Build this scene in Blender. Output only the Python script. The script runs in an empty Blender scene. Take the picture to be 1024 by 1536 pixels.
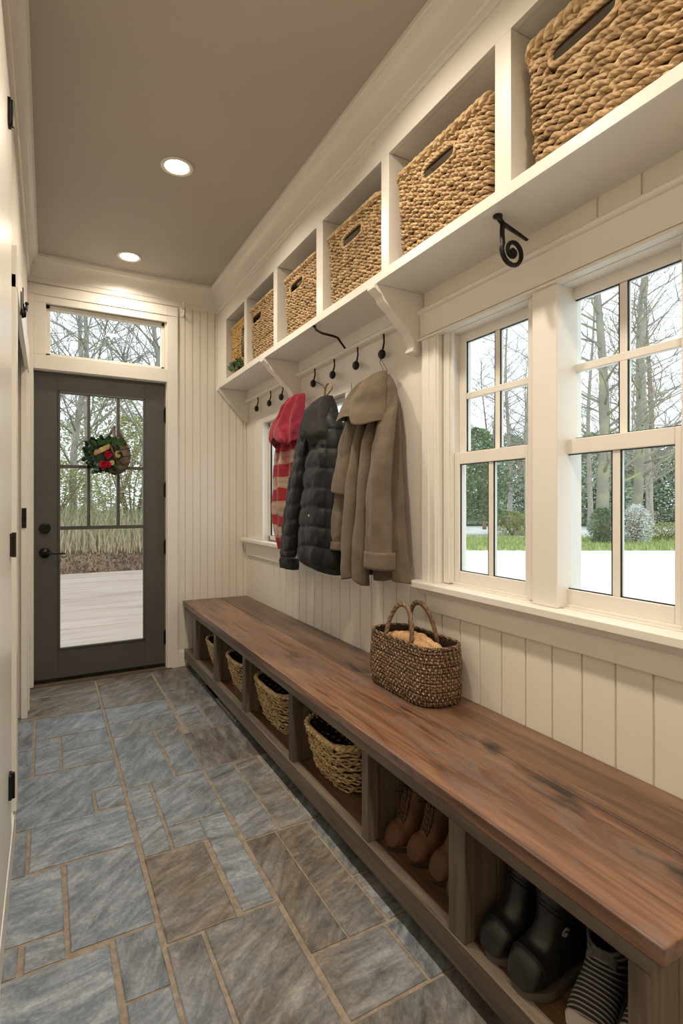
import bpy, bmesh, math, random
from mathutils import Vector, Matrix
from mathutils import noise as mnoise
random.seed(7)
PI = math.pi
sc = bpy.context.scene
COL = sc.collection
sc.view_settings.view_transform = 'Standard'
sc.view_settings.look = 'None'
sc.view_settings.exposure = 0.3
sc.view_settings.gamma = 1.0
sc.view_settings.use_curve_mapping = False

W = 1.36      # right wall plane x
D = 4.0       # back wall plane y
H = 2.8       # ceiling
ORG = {}

# ------------------------------------------------------------------ mesh building
class MB:
    def __init__(s): s.v = []; s.f = []; s.uv = {}; s.mi = []
    def face(s, idx, m=0, uv=None):
        if uv: s.uv[len(s.f)] = uv
        s.f.append(tuple(idx)); s.mi.append(m)
    def box(s, x0, x1, y0, y1, z0, z1, m=0):
        if x0 > x1: x0, x1 = x1, x0
        if y0 > y1: y0, y1 = y1, y0
        if z0 > z1: z0, z1 = z1, z0
        b = len(s.v)
        s.v += [(x, y, z) for z in (z0, z1) for y in (y0, y1) for x in (x0, x1)]
        for q in ((0, 2, 3, 1), (4, 5, 7, 6), (0, 1, 5, 4), (2, 6, 7, 3), (0, 4, 6, 2), (1, 3, 7, 5)):
            s.face([b + i for i in q], m)
        return s
    def prism(s, pts, axis, a, b, m=0):
        """extrude 2D polygon along axis: 'x' pts=(y,z); 'y' pts=(x,z); 'z' pts=(x,y)"""
        n = len(pts); base = len(s.v)
        for t in (a, b):
            for p, q in pts:
                s.v.append({'x': (t, p, q), 'y': (p, t, q), 'z': (p, q, t)}[axis])
        s.face([base + i for i in range(n)], m)
        s.face([base + n + i for i in reversed(range(n))], m)
        for i in range(n):
            j = (i + 1) % n
            s.face([base + i, base + n + i, base + n + j, base + j], m)
        return s
    def rings(s, rings, cap0=True, cap1=True, m=0, uvs=None, closed=False):
        n = len(rings[0]); base = len(s.v)
        for r in rings: s.v += [tuple(p) for p in r]
        K = len(rings)
        for k in range(K if closed else K - 1):
            k2 = (k + 1) % K
            for i in range(n):
                j = (i + 1) % n
                uv = None
                if uvs:
                    a, b_ = uvs[k], uvs[k + 1] if k + 1 < len(uvs) else uvs[k] + .01
                    uv = [(a, i / n), (a, (i + 1) / n), (b_, (i + 1) / n), (b_, i / n)]
                s.face([base + k * n + i, base + k * n + j, base + k2 * n + j, base + k2 * n + i], m, uv)
        if not closed:
            if cap0: s.face([base + i for i in reversed(range(n))], m)
            if cap1: s.face([base + (K - 1) * n + i for i in range(n)], m)
        return s
    def tube(s, pts, r, n=8, m=0, closed=False, flat=None, uv=False):
        pts = [Vector(p) for p in pts]
        K = len(pts)
        if not hasattr(r, '__len__'): r = [r] * K
        out = []; up = None; uvs = [0]
        for k in range(K):
            if closed: t = pts[(k + 1) % K] - pts[k - 1]
            else: t = pts[min(k + 1, K - 1)] - pts[max(k - 1, 0)]
            if t.length < 1e-9: t = Vector((0, 0, 1))
            t.normalize()
            if up is None:
                up = Vector((0, 0, 1)) if abs(t.z) < .9 else Vector((1, 0, 0))
            side = t.cross(up)
            if side.length < 1e-6: side = t.cross(Vector((1, 0, .3)))
            side.normalize(); u2 = side.cross(t).normalized(); up = u2
            f = flat if flat else (1, 1)
            out.append([pts[k] + side * (math.cos(2 * PI * i / n) * r[k] * f[0]) + u2 * (math.sin(2 * PI * i / n) * r[k] * f[1]) for i in range(n)])
            if k: uvs.append(uvs[-1] + (pts[k] - pts[k - 1]).length)
        s.rings(out, m=m, closed=closed, uvs=uvs if uv else None)
        return s
    def lathe(s, prof, c=(0, 0, 0), axis='z', n=24, m=0):
        """prof = [(r, h)]"""
        out = []
        for r, h in prof:
            ring = []
            for i in range(n):
                a = 2 * PI * i / n; p, q = r * math.cos(a), r * math.sin(a)
                o = {'z': (p, q, h), 'x': (h, p, q), 'y': (q, h, p)}[axis]
                ring.append((c[0] + o[0], c[1] + o[1], c[2] + o[2]))
            out.append(ring)
        return s.rings(out, m=m)
    def sphere(s, c, r, n=12, k=8, m=0, sc=(1, 1, 1)):
        out = []
        for j in range(k + 1):
            ph = PI * j / k; rr = max(math.sin(ph), .01) * r
            out.append([(c[0] + rr * math.cos(2 * PI * i / n) * sc[0], c[1] + rr * math.sin(2 * PI * i / n) * sc[1], c[2] - math.cos(ph) * r * sc[2]) for i in range(n)])
        return s.rings(out, m=m)
    def build(s, name, mat, parent=None, smooth=False, bevel=0, seg=2, sub=0, keep=False):
        me = bpy.data.meshes.new(name)
        if parent is not None: o0 = ORG[parent.name]
        elif keep: o0 = (0, 0, 0)
        else:
            xs = [p[0] for p in s.v]; ys = [p[1] for p in s.v]; zs = [p[2] for p in s.v]
            o0 = ((min(xs) + max(xs)) / 2, (min(ys) + max(ys)) / 2, min(zs))
        me.from_pydata([(p[0] - o0[0], p[1] - o0[1], p[2] - o0[2]) for p in s.v], [], s.f)
        mats = mat if isinstance(mat, (list, tuple)) else [mat]
        for q in mats: me.materials.append(q)
        if len(mats) > 1: me.polygons.foreach_set('material_index', s.mi)
        if s.uv:
            L = me.uv_layers.new(name='UVMap')
            for i, p in enumerate(me.polygons):
                u = s.uv.get(i)
                if u:
                    for j, li in enumerate(p.loop_indices): L.data[li].uv = u[j]
        me.validate()
        bm = bmesh.new(); bm.from_mesh(me)
        bmesh.ops.recalc_face_normals(bm, faces=bm.faces)
        bm.to_mesh(me); bm.free()
        if smooth: me.polygons.foreach_set('use_smooth', [True] * len(me.polygons))
        me.update()
        o = bpy.data.objects.new(name, me); COL.objects.link(o)
        if parent is not None: o.parent = parent
        else: o.location = o0
        ORG[o.name] = o0
        if bevel:
            b = o.modifiers.new('bevel', 'BEVEL'); b.width = bevel; b.segments = seg; b.limit_method = 'ANGLE'; b.angle_limit = .7
            if seg > 1: me.polygons.foreach_set('use_smooth', [True] * len(me.polygons)); b.harden_normals = True
        if sub:
            q = o.modifiers.new('sub', 'SUBSURF'); q.levels = sub; q.render_levels = sub
        return o

def thing(name, label, cat, loc, group=None):
    o = bpy.data.objects.new(name, None); COL.objects.link(o)
    o.location = loc; o['label'] = label; o['category'] = cat; o.empty_display_size = .1
    if group: o['group'] = group
    ORG[o.name] = tuple(loc)
    return o
def tag(o, label, cat, group=None, kind=None):
    if label: o['label'] = label
    if cat: o['category'] = cat
    if group: o['group'] = group
    if kind: o['kind'] = kind
    return o
def struct(o, label=None, cat=None):
    o['kind'] = 'structure'
    if label: o['label'] = label
    if cat: o['category'] = cat
    return o
def sthing(name, loc, label, cat):
    o = thing(name, label, cat, loc); o['kind'] = 'structure'; return o
def dup(o, loc=None, label=None, parent=None, rz=None):
    c = o.copy(); COL.objects.link(c)
    if parent is not None: c.parent = parent
    if loc is not None: c.location = loc
    if rz is not None: c.rotation_euler[2] = rz
    if label: c['label'] = label
    for ch in [x for x in bpy.data.objects if x.parent == o]: dup(ch, parent=c)
    return c

# ------------------------------------------------------------------ materials
def ntree(name):
    m = bpy.data.materials.new(name); m.use_nodes = True
    nt = m.node_tree; b = nt.nodes['Principled BSDF']
    return m, nt, b
def N(nt, t, **kw):
    n = nt.nodes.new(t)
    for k, v in kw.items():
        if k in n.inputs: n.inputs[k].default_value = v
        else: setattr(n, k, v)
    return n
def ramp(nt, stops, fac):
    r = nt.nodes.new('ShaderNodeValToRGB')
    e = r.color_ramp.elements
    while len(e) < len(stops): e.new(.5)
    for i, (p, c) in enumerate(stops):
        e[i].position = p; e[i].color = (*c, 1)
    nt.links.new(fac, r.inputs[0]); return r.outputs[0]
def mat(name, c1, c2=None, rough=.6, scale=8, stretch=(1, 1, 1), bump=0, bscale=None, metal=0, detail=4, coat=0, sheen=0, spec=.5, lo=.35, hi=.65, bdist=.01):
    m, nt, b = ntree(name); L = nt.links
    b.inputs['Roughness'].default_value = rough; b.inputs['Metallic'].default_value = metal
    b.inputs['Base Color'].default_value = (*c1, 1)
    b.inputs['Specular IOR Level'].default_value = spec
    if coat: b.inputs['Coat Weight'].default_value = coat; b.inputs['Coat Roughness'].default_value = .25
    if sheen: b.inputs['Sheen Weight'].default_value = sheen
    tc = N(nt, 'ShaderNodeTexCoord'); mp = N(nt, 'ShaderNodeMapping'); mp.inputs['Scale'].default_value = stretch
    L.new(tc.outputs['Object'], mp.inputs['Vector'])
    if c2:
        no = N(nt, 'ShaderNodeTexNoise', Scale=scale, Detail=detail); L.new(mp.outputs[0], no.inputs['Vector'])
        L.new(ramp(nt, [(lo, c1), (hi, c2)], no.outputs[0]), b.inputs['Base Color'])
    if bump:
        nb = N(nt, 'ShaderNodeTexNoise', Scale=bscale or scale, Detail=4.0); L.new(mp.outputs[0], nb.inputs['Vector'])
        bp = N(nt, 'ShaderNodeBump', Strength=bump, Distance=bdist); L.new(nb.outputs[0], bp.inputs['Height']); L.new(bp.outputs[0], b.inputs['Normal'])
    return m

def wood(name, cols, grain=(14, .9, 14), rough=.4, bump=.25, knots=True, spec=.5, coat=0, big=(2.5, .35, 2.5), patch=None):
    m, nt, b = ntree(name); L = nt.links
    tc = N(nt, 'ShaderNodeTexCoord')
    mp = N(nt, 'ShaderNodeMapping'); mp.inputs['Scale'].default_value = grain; L.new(tc.outputs['Object'], mp.inputs[0])
    mp2 = N(nt, 'ShaderNodeMapping'); mp2.inputs['Scale'].default_value = big; L.new(tc.outputs['Object'], mp2.inputs[0])
    g = N(nt, 'ShaderNodeTexNoise', Scale=2.2, Detail=8.0, Roughness=.62, Distortion=.7); L.new(mp.outputs[0], g.inputs['Vector'])
    g2 = N(nt, 'ShaderNodeTexNoise', Scale=2.0, Detail=5.0, Roughness=.6, Distortion=.8); L.new(mp2.outputs[0], g2.inputs['Vector'])
    mx = N(nt, 'ShaderNodeMix', data_type='FLOAT'); mx.inputs[0].default_value = .5
    L.new(g.outputs[0], mx.inputs[2]); L.new(g2.outputs[0], mx.inputs[3])
    base = ramp(nt, [(.33, cols[0]), (.45, cols[1]), (.53, cols[2]), (.66, cols[3])], mx.outputs[0])
    if patch:
        pm = N(nt, 'ShaderNodeMapping'); pm.inputs['Scale'].default_value = (6, 1.6, 6); L.new(tc.outputs['Object'], pm.inputs[0])
        pn = N(nt, 'ShaderNodeTexNoise', Scale=1.5, Detail=7.0, Roughness=.65, Distortion=1.4); L.new(pm.outputs[0], pn.inputs['Vector'])
        for col, lo, hi in patch:
            pf = ramp(nt, [(lo, (0, 0, 0)), (hi, (.85, .85, .85))], pn.outputs[0])
            px = N(nt, 'ShaderNodeMix', data_type='RGBA'); L.new(pf, px.inputs[0]); L.new(base, px.inputs[6]); px.inputs[7].default_value = (*col, 1); base = px.outputs[2]
    if knots:
        mk = N(nt, 'ShaderNodeMapping'); mk.inputs['Scale'].default_value = (5.2, 2.1, 5); L.new(tc.outputs['Object'], mk.inputs[0])
        # wobble
        wn = N(nt, 'ShaderNodeTexNoise', Scale=3.0, Detail=3.0); L.new(mk.outputs[0], wn.inputs['Vector'])
        ad = N(nt, 'ShaderNodeMix', data_type='RGBA', blend_type='LINEAR_LIGHT'); ad.inputs[0].default_value = .35
        L.new(mk.outputs[0], ad.inputs[6]); L.new(wn.outputs['Color'], ad.inputs[7])
        vo = N(nt, 'ShaderNodeTexVoronoi', Scale=.95); L.new(ad.outputs[2], vo.inputs['Vector'])
        kf = ramp(nt, [(.06, (1, 1, 1)), (.2, (0, 0, 0))], vo.outputs['Distance'])
        km = N(nt, 'ShaderNodeMix', data_type='RGBA'); L.new(kf, km.inputs[0]); L.new(base, km.inputs[6])
        km.inputs[7].default_value = (*[c * .35 for c in cols[0]], 1)
        base = km.outputs[2]
        # fine dark cracks
        mc = N(nt, 'ShaderNodeMapping'); mc.inputs['Scale'].default_value = (34, 2.6, 34); L.new(tc.outputs['Object'], mc.inputs[0])
        cn = N(nt, 'ShaderNodeTexNoise', Scale=1.3, Detail=3.0, Distortion=.4); L.new(mc.outputs[0], cn.inputs['Vector'])
        cf = ramp(nt, [(.66, (0, 0, 0)), (.74, (.8, .8, .8))], cn.outputs[0])
        cm = N(nt, 'ShaderNodeMix', data_type='RGBA'); L.new(cf, cm.inputs[0]); L.new(base, cm.inputs[6]); cm.inputs[7].default_value = (*[c * .4 for c in cols[0]], 1)
        base = cm.outputs[2]
    L.new(base, b.inputs['Base Color'])
    b.inputs['Roughness'].default_value = rough; b.inputs['Specular IOR Level'].default_value = spec
    if coat: b.inputs['Coat Weight'].default_value = coat; b.inputs['Coat Roughness'].default_value = .3
    bp = N(nt, 'ShaderNodeBump', Strength=bump, Distance=.004); L.new(g.outputs[0], bp.inputs['Height']); L.new(bp.outputs[0], b.inputs['Normal'])
    return m

def fibre(name, c1, c2, c3, freq=160, bump=.6, rough=.7, bead=None):
    """twisted grass rope; reads the tube's own UV (metres along, turn around)"""
    m, nt, b = ntree(name); L = nt.links
    uv = N(nt, 'ShaderNodeUVMap'); sep = N(nt, 'ShaderNodeSeparateXYZ'); L.new(uv.outputs[0], sep.inputs[0])
    a = N(nt, 'ShaderNodeMath', operation='MULTIPLY'); a.inputs[1].default_value = freq * 2; L.new(sep.outputs[0], a.inputs[0])
    c = N(nt, 'ShaderNodeMath', operation='MULTIPLY_ADD'); c.inputs[1].default_value = 2 * PI * 3; L.new(sep.outputs[1], c.inputs[0]); L.new(a.outputs[0], c.inputs[2])
    s = N(nt, 'ShaderNodeMath', operation='SINE'); L.new(c.outputs[0], s.inputs[0])
    tc = N(nt, 'ShaderNodeTexCoord'); no = N(nt, 'ShaderNodeTexNoise', Scale=22.0, Detail=5.0, Roughness=.7); L.new(tc.outputs['Object'], no.inputs['Vector'])
    geo = N(nt, 'ShaderNodeNewGeometry')
    mx = N(nt, 'ShaderNodeMath', operation='MULTIPLY_ADD'); mx.inputs[1].default_value = .22; L.new(geo.outputs['Random Per Island'], mx.inputs[0]); L.new(no.outputs[0], mx.inputs[2])
    col = ramp(nt, [(.38, c1), (.58, c2), (.8, c3)], mx.outputs[0])
    if bead:
        bs = N(nt, 'ShaderNodeMath', operation='MULTIPLY'); bs.inputs[1].default_value = 2 * PI / bead[0]; L.new(sep.outputs[0], bs.inputs[0])
        sn = N(nt, 'ShaderNodeMath', operation='SINE'); L.new(bs.outputs[0], sn.inputs[0])
        f = ramp(nt, [(.55, (0, 0, 0)), (.95, (1, 1, 1))], sn.outputs[0])
        q = N(nt, 'ShaderNodeMix', data_type='RGBA'); L.new(f, q.inputs[0]); L.new(col, q.inputs[6]); q.inputs[7].default_value = (*bead[1], 1)
        col = q.outputs[2]
    L.new(col, b.inputs['Base Color']); b.inputs['Roughness'].default_value = rough
    bp = N(nt, 'ShaderNodeBump', Strength=bump, Distance=.002); L.new(s.outputs[0], bp.inputs['Height']); L.new(bp.outputs[0], b.inputs['Normal'])
    return m

def emis(name, c, st):
    m, nt, b = ntree(name)
    b.inputs['Base Color'].default_value = (*c, 1); b.inputs['Emission Color'].default_value = (*c, 1); b.inputs['Emission Strength'].default_value = st
    return m
def glassm(name='window_glass', tint=(.93, .97, .96)):
    m = bpy.data.materials.new(name); m.use_nodes = True; nt = m.node_tree; nt.nodes.clear(); L = nt.links
    o = N(nt, 'ShaderNodeOutputMaterial'); t = N(nt, 'ShaderNodeBsdfTransparent'); t.inputs[0].default_value = (*tint, 1)
    g = N(nt, 'ShaderNodeBsdfGlossy', Roughness=.02); fr = N(nt, 'ShaderNodeLayerWeight'); fr.inputs['Blend'].default_value = .5
    pw = N(nt, 'ShaderNodeMath', operation='POWER'); pw.inputs[1].default_value = 5.0; L.new(fr.outputs['Facing'], pw.inputs[0])
    mu = N(nt, 'ShaderNodeMath', operation='MULTIPLY_ADD'); mu.inputs[1].default_value = .9; mu.inputs[2].default_value = .025; L.new(pw.outputs[0], mu.inputs[0])
    mx = N(nt, 'ShaderNodeMixShader'); L.new(mu.outputs[0], mx.inputs[0]); L.new(t.outputs[0], mx.inputs[1]); L.new(g.outputs[0], mx.inputs[2]); L.new(mx.outputs[0], o.inputs[0])
    return m

PAINT = mat('cream_paint', (.73, .685, .60), (.76, .71, .625), rough=.42, scale=3, bump=.04, bscale=60)
TRIM = mat('trim_paint', (.78, .745, .68), (.80, .765, .70), rough=.3, scale=3, bump=.03, bscale=40)
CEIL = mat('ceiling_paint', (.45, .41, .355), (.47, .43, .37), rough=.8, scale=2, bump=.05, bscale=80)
GLASS = glassm()
BLACKM = mat('black_iron', (.012, .011, .010), (.03, .028, .026), rough=.35, scale=30, metal=.7, bump=.15, bscale=90)
DOORP = mat('charcoal_door_paint', (.078, .072, .066), (.087, .08, .073), rough=.45, scale=4, bump=.03, bscale=50)
RUBBERB = mat('black_rubber', (.010, .0095, .009), (.016, .015, .014), rough=.33, scale=12, bump=.08, bscale=40)
TOPW = wood('bench_top_wood', [(.04, .02, .013), (.115, .054, .03), (.215, .105, .056), (.34, .195, .12)], rough=.34, bump=.35, coat=.12, grain=(19, 1.0, 19), big=(3.2, .55, 3.2), patch=[((.19, .125, .10), .48, .64), ((.05, .034, .03), .60, .70)])
TOPW2 = wood('bench_back_board_wood', [(.035, .018, .011), (.09, .045, .025), (.15, .08, .045), (.22, .125, .075)], rough=.34, bump=.3, coat=.12, grain=(11, .8, 11))
BODYW = wood('weathered_frame_wood', [(.055, .04, .028), (.11, .083, .06), (.16, .125, .09), (.21, .165, .12)], rough=.55, bump=.5, knots=False)
INW = wood('bench_inner_wood', [(.06, .032, .016), (.12, .066, .033), (.20, .115, .055), (.27, .155, .075)], rough=.5, bump=.4, knots=False)
PANW = wood('bench_panel_wood', [(.05, .034, .022), (.10, .072, .048), (.15, .11, .075), (.20, .15, .105)], grain=(14, 14, .9), big=(2.5, 2.5, .35), rough=.55, bump=.5, knots=False)
ROPE = fibre('seagrass_rope', (.27, .165, .075), (.46, .305, .15), (.64, .465, .26))
STRAW = fibre('straw_rope', (.30, .18, .07), (.56, .39, .18), (.78, .60, .33))
DARKWEAVE = fibre('dark_brown_wicker', (.03, .014, .007), (.085, .042, .02), (.16, .09, .045), bead=(.011, (.40, .27, .14)), rough=.45)
LINER = mat('shaded_inner_weave', (.05, .028, .012), (.09, .052, .024), rough=.9, scale=60, bump=.6, bscale=120)  # darker than the rope: shade inside the baskets put into the colour
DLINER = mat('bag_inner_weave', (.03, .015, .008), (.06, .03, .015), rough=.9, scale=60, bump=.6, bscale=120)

def slate():
    m, nt, b = ntree('slate_tile'); L = nt.links
    geo = N(nt, 'ShaderNodeNewGeometry'); tc = N(nt, 'ShaderNodeTexCoord')
    rnd = N(nt, 'ShaderNodeAttribute'); rnd.attribute_name = 'tone'; 
    mr = N(nt, 'ShaderNodeMath', operation='MULTIPLY'); mr.inputs[1].default_value = 1.7; L.new(geo.outputs['Random Per Island'], mr.inputs[0])
    vr = N(nt, 'ShaderNodeVectorRotate', rotation_type='Z_AXIS'); L.new(tc.outputs['Object'], vr.inputs['Vector']); L.new(mr.outputs[0], vr.inputs['Angle'])
    mp = N(nt, 'ShaderNodeMapping'); mp.inputs['Scale'].default_value = (12, 3.6, 8); L.new(vr.outputs[0], mp.inputs[0])
    n1 = N(nt, 'ShaderNodeTexNoise', Scale=1.9, Detail=12.0, Roughness=.74, Distortion=.45); L.new(mp.outputs[0], n1.inputs['Vector'])
    n2 = N(nt, 'ShaderNodeTexNoise', Scale=3.0, Detail=5.0, Roughness=.6); L.new(tc.outputs['Object'], n2.inputs['Vector'])
    n3 = N(nt, 'ShaderNodeTexNoise', Scale=85.0, Detail=3.0, Roughness=.6); L.new(tc.outputs['Object'], n3.inputs['Vector'])
    blue = ramp(nt, [(.32, (.075, .09, .11)), (.47, (.17, .20, .235)), (.56, (.25, .285, .325)), (.68, (.37, .40, .44))], n1.outputs[0])
    brown = ramp(nt, [(.32, (.055, .044, .036)), (.47, (.135, .115, .093)), (.56, (.20, .172, .14)), (.68, (.32, .28, .225))], n1.outputs[0])
    f = N(nt, 'ShaderNodeMath', operation='ADD'); L.new(rnd.outputs['Fac'], f.inputs[0])
    n2m = N(nt, 'ShaderNodeMath', operation='MULTIPLY_ADD'); n2m.inputs[1].default_value = 2.2; n2m.inputs[2].default_value = -1.1; L.new(n2.outputs[0], n2m.inputs[0]); L.new(n2m.outputs[0], f.inputs[1])
    f.use_clamp = True
    lv = N(nt, 'ShaderNodeMapRange'); lv.inputs['To Min'].default_value = .78; lv.inputs['To Max'].default_value = 1.12; L.new(geo.outputs['Random Per Island'], lv.inputs['Value'])
    mx = N(nt, 'ShaderNodeMix', data_type='RGBA'); L.new(f.outputs[0], mx.inputs[0]); L.new(blue, mx.inputs[6]); L.new(brown, mx.inputs[7])
    sp = N(nt, 'ShaderNodeMix', data_type='RGBA', blend_type='OVERLAY'); sp.inputs[0].default_value = .5
    vm = N(nt, 'ShaderNodeVectorMath', operation='SCALE'); L.new(mx.outputs[2], vm.inputs[0]); L.new(lv.outputs[0], vm.inputs['Scale']); L.new(vm.outputs[0], sp.inputs[6]); L.new(n3.outputs[0], sp.inputs[7]); L.new(sp.outputs[2], b.inputs['Base Color'])
    rr = N(nt, 'ShaderNodeMapRange'); rr.inputs['To Min'].default_value = .28; rr.inputs['To Max'].default_value = .55; L.new(n1.outputs[0], rr.inputs['Value']); L.new(rr.outputs[0], b.inputs['Roughness'])
    hs = N(nt, 'ShaderNodeMath', operation='MULTIPLY_ADD'); hs.inputs[1].default_value = .25; L.new(n3.outputs[0], hs.inputs[0]); L.new(n1.outputs[0], hs.inputs[2])
    bp = N(nt, 'ShaderNodeBump', Strength=.55, Distance=.006); L.new(hs.outputs[0], bp.inputs['Height']); L.new(bp.outputs[0], b.inputs['Normal'])
    return m
SLATE = slate()
GROUT = mat('sanded_grout', (.22, .18, .138), (.32, .27, .21), rough=.9, scale=40, bump=.4, bscale=200)

# ------------------------------------------------------------------ camera
THETA = math.atan(441 / 800)
cam = bpy.data.cameras.new('camera'); co = bpy.data.objects.new('camera', cam); COL.objects.link(co)
co.location = (0, 0, 1.2); co.rotation_euler = (PI / 2, 0, -THETA)
cam.sensor_fit = 'VERTICAL'; cam.sensor_height = 36; cam.lens = 800 / 1536 * 36; cam.shift_y = -14 / 1536; cam.clip_start = .01; cam.clip_end = 300
sc.camera = co

# ------------------------------------------------------------------ floor
def L_(x0, x1, y0, y1, t=.3):
    y0 -= .0012; y1 += .0012; x0 -= .001; x1 += .001
    return ([(x0, y0), (x1, y0), (x1, y1), (x0, y1)], t)
tiles = []
def T(x0, x1, y0, y1, t=.3): tiles.append(L_(x0, x1, y0, y1, t))
LW = -.42
T(LW, .275, 3.41, 3.76, 1.0); T(LW, .275, 3.79, 3.98, 1.0)
T(LW, -.065, 3.0, 3.395, .2); T(LW, -.065, 2.71, 2.985, .1)
T(-.052, .275, 3.105, 3.385, -.1); T(-.052, .05, 2.71, 3.09, 0); T(.062, .275, 2.91, 3.09, 0); T(.062, .275, 2.71, 2.9, .1)
tiles.append(([(LW, 2.275), (.162, 2.275), (.162, 2.45), (.275, 2.45), (.275, 2.695), (LW, 2.695)], -.2))
T(.174, .275, 2.285, 2.438, .1)
T(LW, -.065, 2.0, 2.262, .0); T(-.05, .272, 2.01, 2.27, -.1)
T(LW, .04, 1.695, 1.99, 0); T(.057, .27, 1.6, 1.995, -.2)
T(LW, -.07, 1.585, 1.682, .1); T(-.052, .04, 1.585, 1.682, .1)
T(LW, .148, 1.0, 1.572, -.1); T(.165, .268, 1.375, 1.585, .1); T(.165, .268, .95, 1.362, .1)
T(.29, .635, 3.39, 3.98, .95); T(.29, .63, 3.145, 3.375, .25); T(.29, .625, 2.955, 3.13, .3)
T(.29, .485, 2.405, 2.94, .1); T(.498, .61, 2.415, 2.94, .25)
T(.29, .375, 2.135, 2.39, .1); T(.39, .605, 2.045, 2.4, .2); T(.29, .375, 1.908, 2.122, .1); T(.39, .5, 1.908, 2.03, .3)
T(.287, .482, 1.505, 1.895, .95); T(.505, .6, 1.515, 2.03, .2)
T(.282, .375, .95, 1.49, .4); T(.39, .598, .85, 1.5, .6)
T(.65, 1.42, 3.52, 3.98, .9); T(.65, .93, 3.235, 3.505, .6); T(.65, .768, 2.84, 3.22, .4); T(.782, .89, 2.84, 3.22, .6); T(.905, 1.42, 2.84, 3.505, .5)
T(.62, .955, 2.42, 2.825, .8); T(.97, 1.42, 2.42, 2.825, .6)
T(.62, .742, 1.835, 2.405, .3); T(.757, .868, 1.835, 2.405, .65); T(.882, 1.42, 2.07, 2.405, .4); T(.882, 1.42, 1.835, 2.058, .5)
T(.618, .726, 1.285, 1.82, .85); T(.734, .85, 1.285, 1.82, .85); T(.865, 1.42, 1.495, 1.82, .4); T(.865, 1.42, 1.285, 1.483, .6)
T(.618, .836, 1.075, 1.272, .8); T(.85, 1.42, 1.075, 1.272, .6); T(.618, .95, .6, 1.062, .9); T(.965, 1.42, .6, 1.062, .6)
for a, b, y0_ in ((LW, .148, .985), (.165, .375, .935), (.39, .6, .837), (.618, .95, .587), (.965, 1.42, .587)):
    yy = y0_
    while yy > -2.0:
        T(a, b, max(yy - .42, -2), yy, random.random()); yy -= .435
mb = MB(); mb.box(-.42, 1.42, -2.0, 4.14, -.08, -.0045, 1)
tone = []
inset = .0
for poly, t in tiles:
    f0 = len(mb.f)
    n = len(poly); base = len(mb.v)
    cx = sum(p[0] for p in poly) / n; cy = sum(p[1] for p in poly) / n
    jit = [(random.uniform(-.0018, .0018), random.uniform(-.0018, .0018)) for _ in poly]
    def ins(p, q, k):
        a = .0035 if k else 0
        return (p[0] + q[0] + (a if p[0] < cx else -a), p[1] + q[1] + (a if p[1] < cy else -a))
    r0 = [(*ins(p, q, 0), -.006) for p, q in zip(poly, jit)]
    r1 = [(*ins(p, q, 0), -.0025) for p, q in zip(poly, jit)]
    r2 = [(*ins(p, q, 1), .0) for p, q in zip(poly, jit)]
    mb.rings([r0, r1, r2], cap0=False)
    tone.append((f0, len(mb.f), t))
fl = mb.build('floor', [SLATE, GROUT], keep=True)
at = fl.data.attributes.new('tone', 'FLOAT', 'FACE')
vals = [.0] * len(fl.data.polygons)
for a, b, t in tone:
    for i in range(a, min(b, len(vals))): vals[i] = t
at.data.foreach_set('value', vals)
struct(fl, 'blue grey and brown slate tile floor with tan grout', 'floor')

# ------------------------------------------------------------------ walls
def planks(mb, axis, face, depth, a, b, z0, z1, pitch, gap=.004, off=0):
    """vertical boards with fine gaps proud of a backing; axis 'y' = wall facing -x at x=face, 'x' = wall facing -y at y=face"""
    k = a + off
    edges = [a]
    while k < b - .01:
        if k > a + .01: edges.append(k)
        k += pitch
    edges.append(b)
    for p, q in zip(edges[:-1], edges[1:]):
        p2, q2 = p + gap / 2, q - gap / 2
        prof = [(p2, 0), (p2 + .0015, -depth), (q2 - .0015, -depth), (q2, 0)]
        if axis == 'y': mb.prism([(face + d, t) for t, d in prof], 'z', z0, z1)
        else: mb.prism([(t, face + d) for t, d in prof], 'z', z0, z1)

# right wall: solid pieces around the openings
mb = MB()
O1 = (.70, 1.645, .885, 1.86); O3 = (2.42, 3.60, .93, 1.77)
X0, X1 = W, W + .095
mb.box(X0, X1, -2.0, 4.14, -.08, .885)
mb.box(X0, X1, -2.0, O1[0], .885, 1.86); mb.box(X0, X1, O1[1], O3[0], .885, 1.86)
mb.box(X0, X1, O3[1], 4.14, .885, 1.86); mb.box(X0, X1, O3[0], O3[1], .885, O3[2]); mb.box(X0, X1, O3[0], O3[1], O3[3], 1.86)
mb.box(X0, X1, -2.0, 4.14, 1.86, H)
planks(mb, 'y', W, .006, -2.0, 4.0, .44, .868, .104, off=.0)
for a_, b_ in ((-1.0, .837), (.837, .965), (.965, 1.76)): planks(mb, 'y', W, .006, a_ + .001, b_ - .001, 1.99, 2.058, 9)
struct(mb.build('wall_right', PAINT, keep=True), 'cream wall with vertical boards below the windows', 'wall')
# back wall
mb = MB()
mb.box(-.42, -.085, D, D + .14, -.08, H); mb.box(.76, W + .16, D, D + .14, -.08, H)
mb.box(-.085, .76, D, D + .14, 2.51, H); mb.box(-.085, .76, D, D + .14, 2.075, 2.16)
mb.box(-.085, -.012, D, D + .14, 2.16, 2.51); mb.box(.745, .76, D, D + .14, 2.16, 2.51)
planks(mb, 'x', D, .006, .832, W, .105, 2.64, .0555, gap=.003)
struct(mb.build('wall_back', PAINT, keep=True), 'cream beadboard wall holding the dark glazed door', 'wall')
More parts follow.
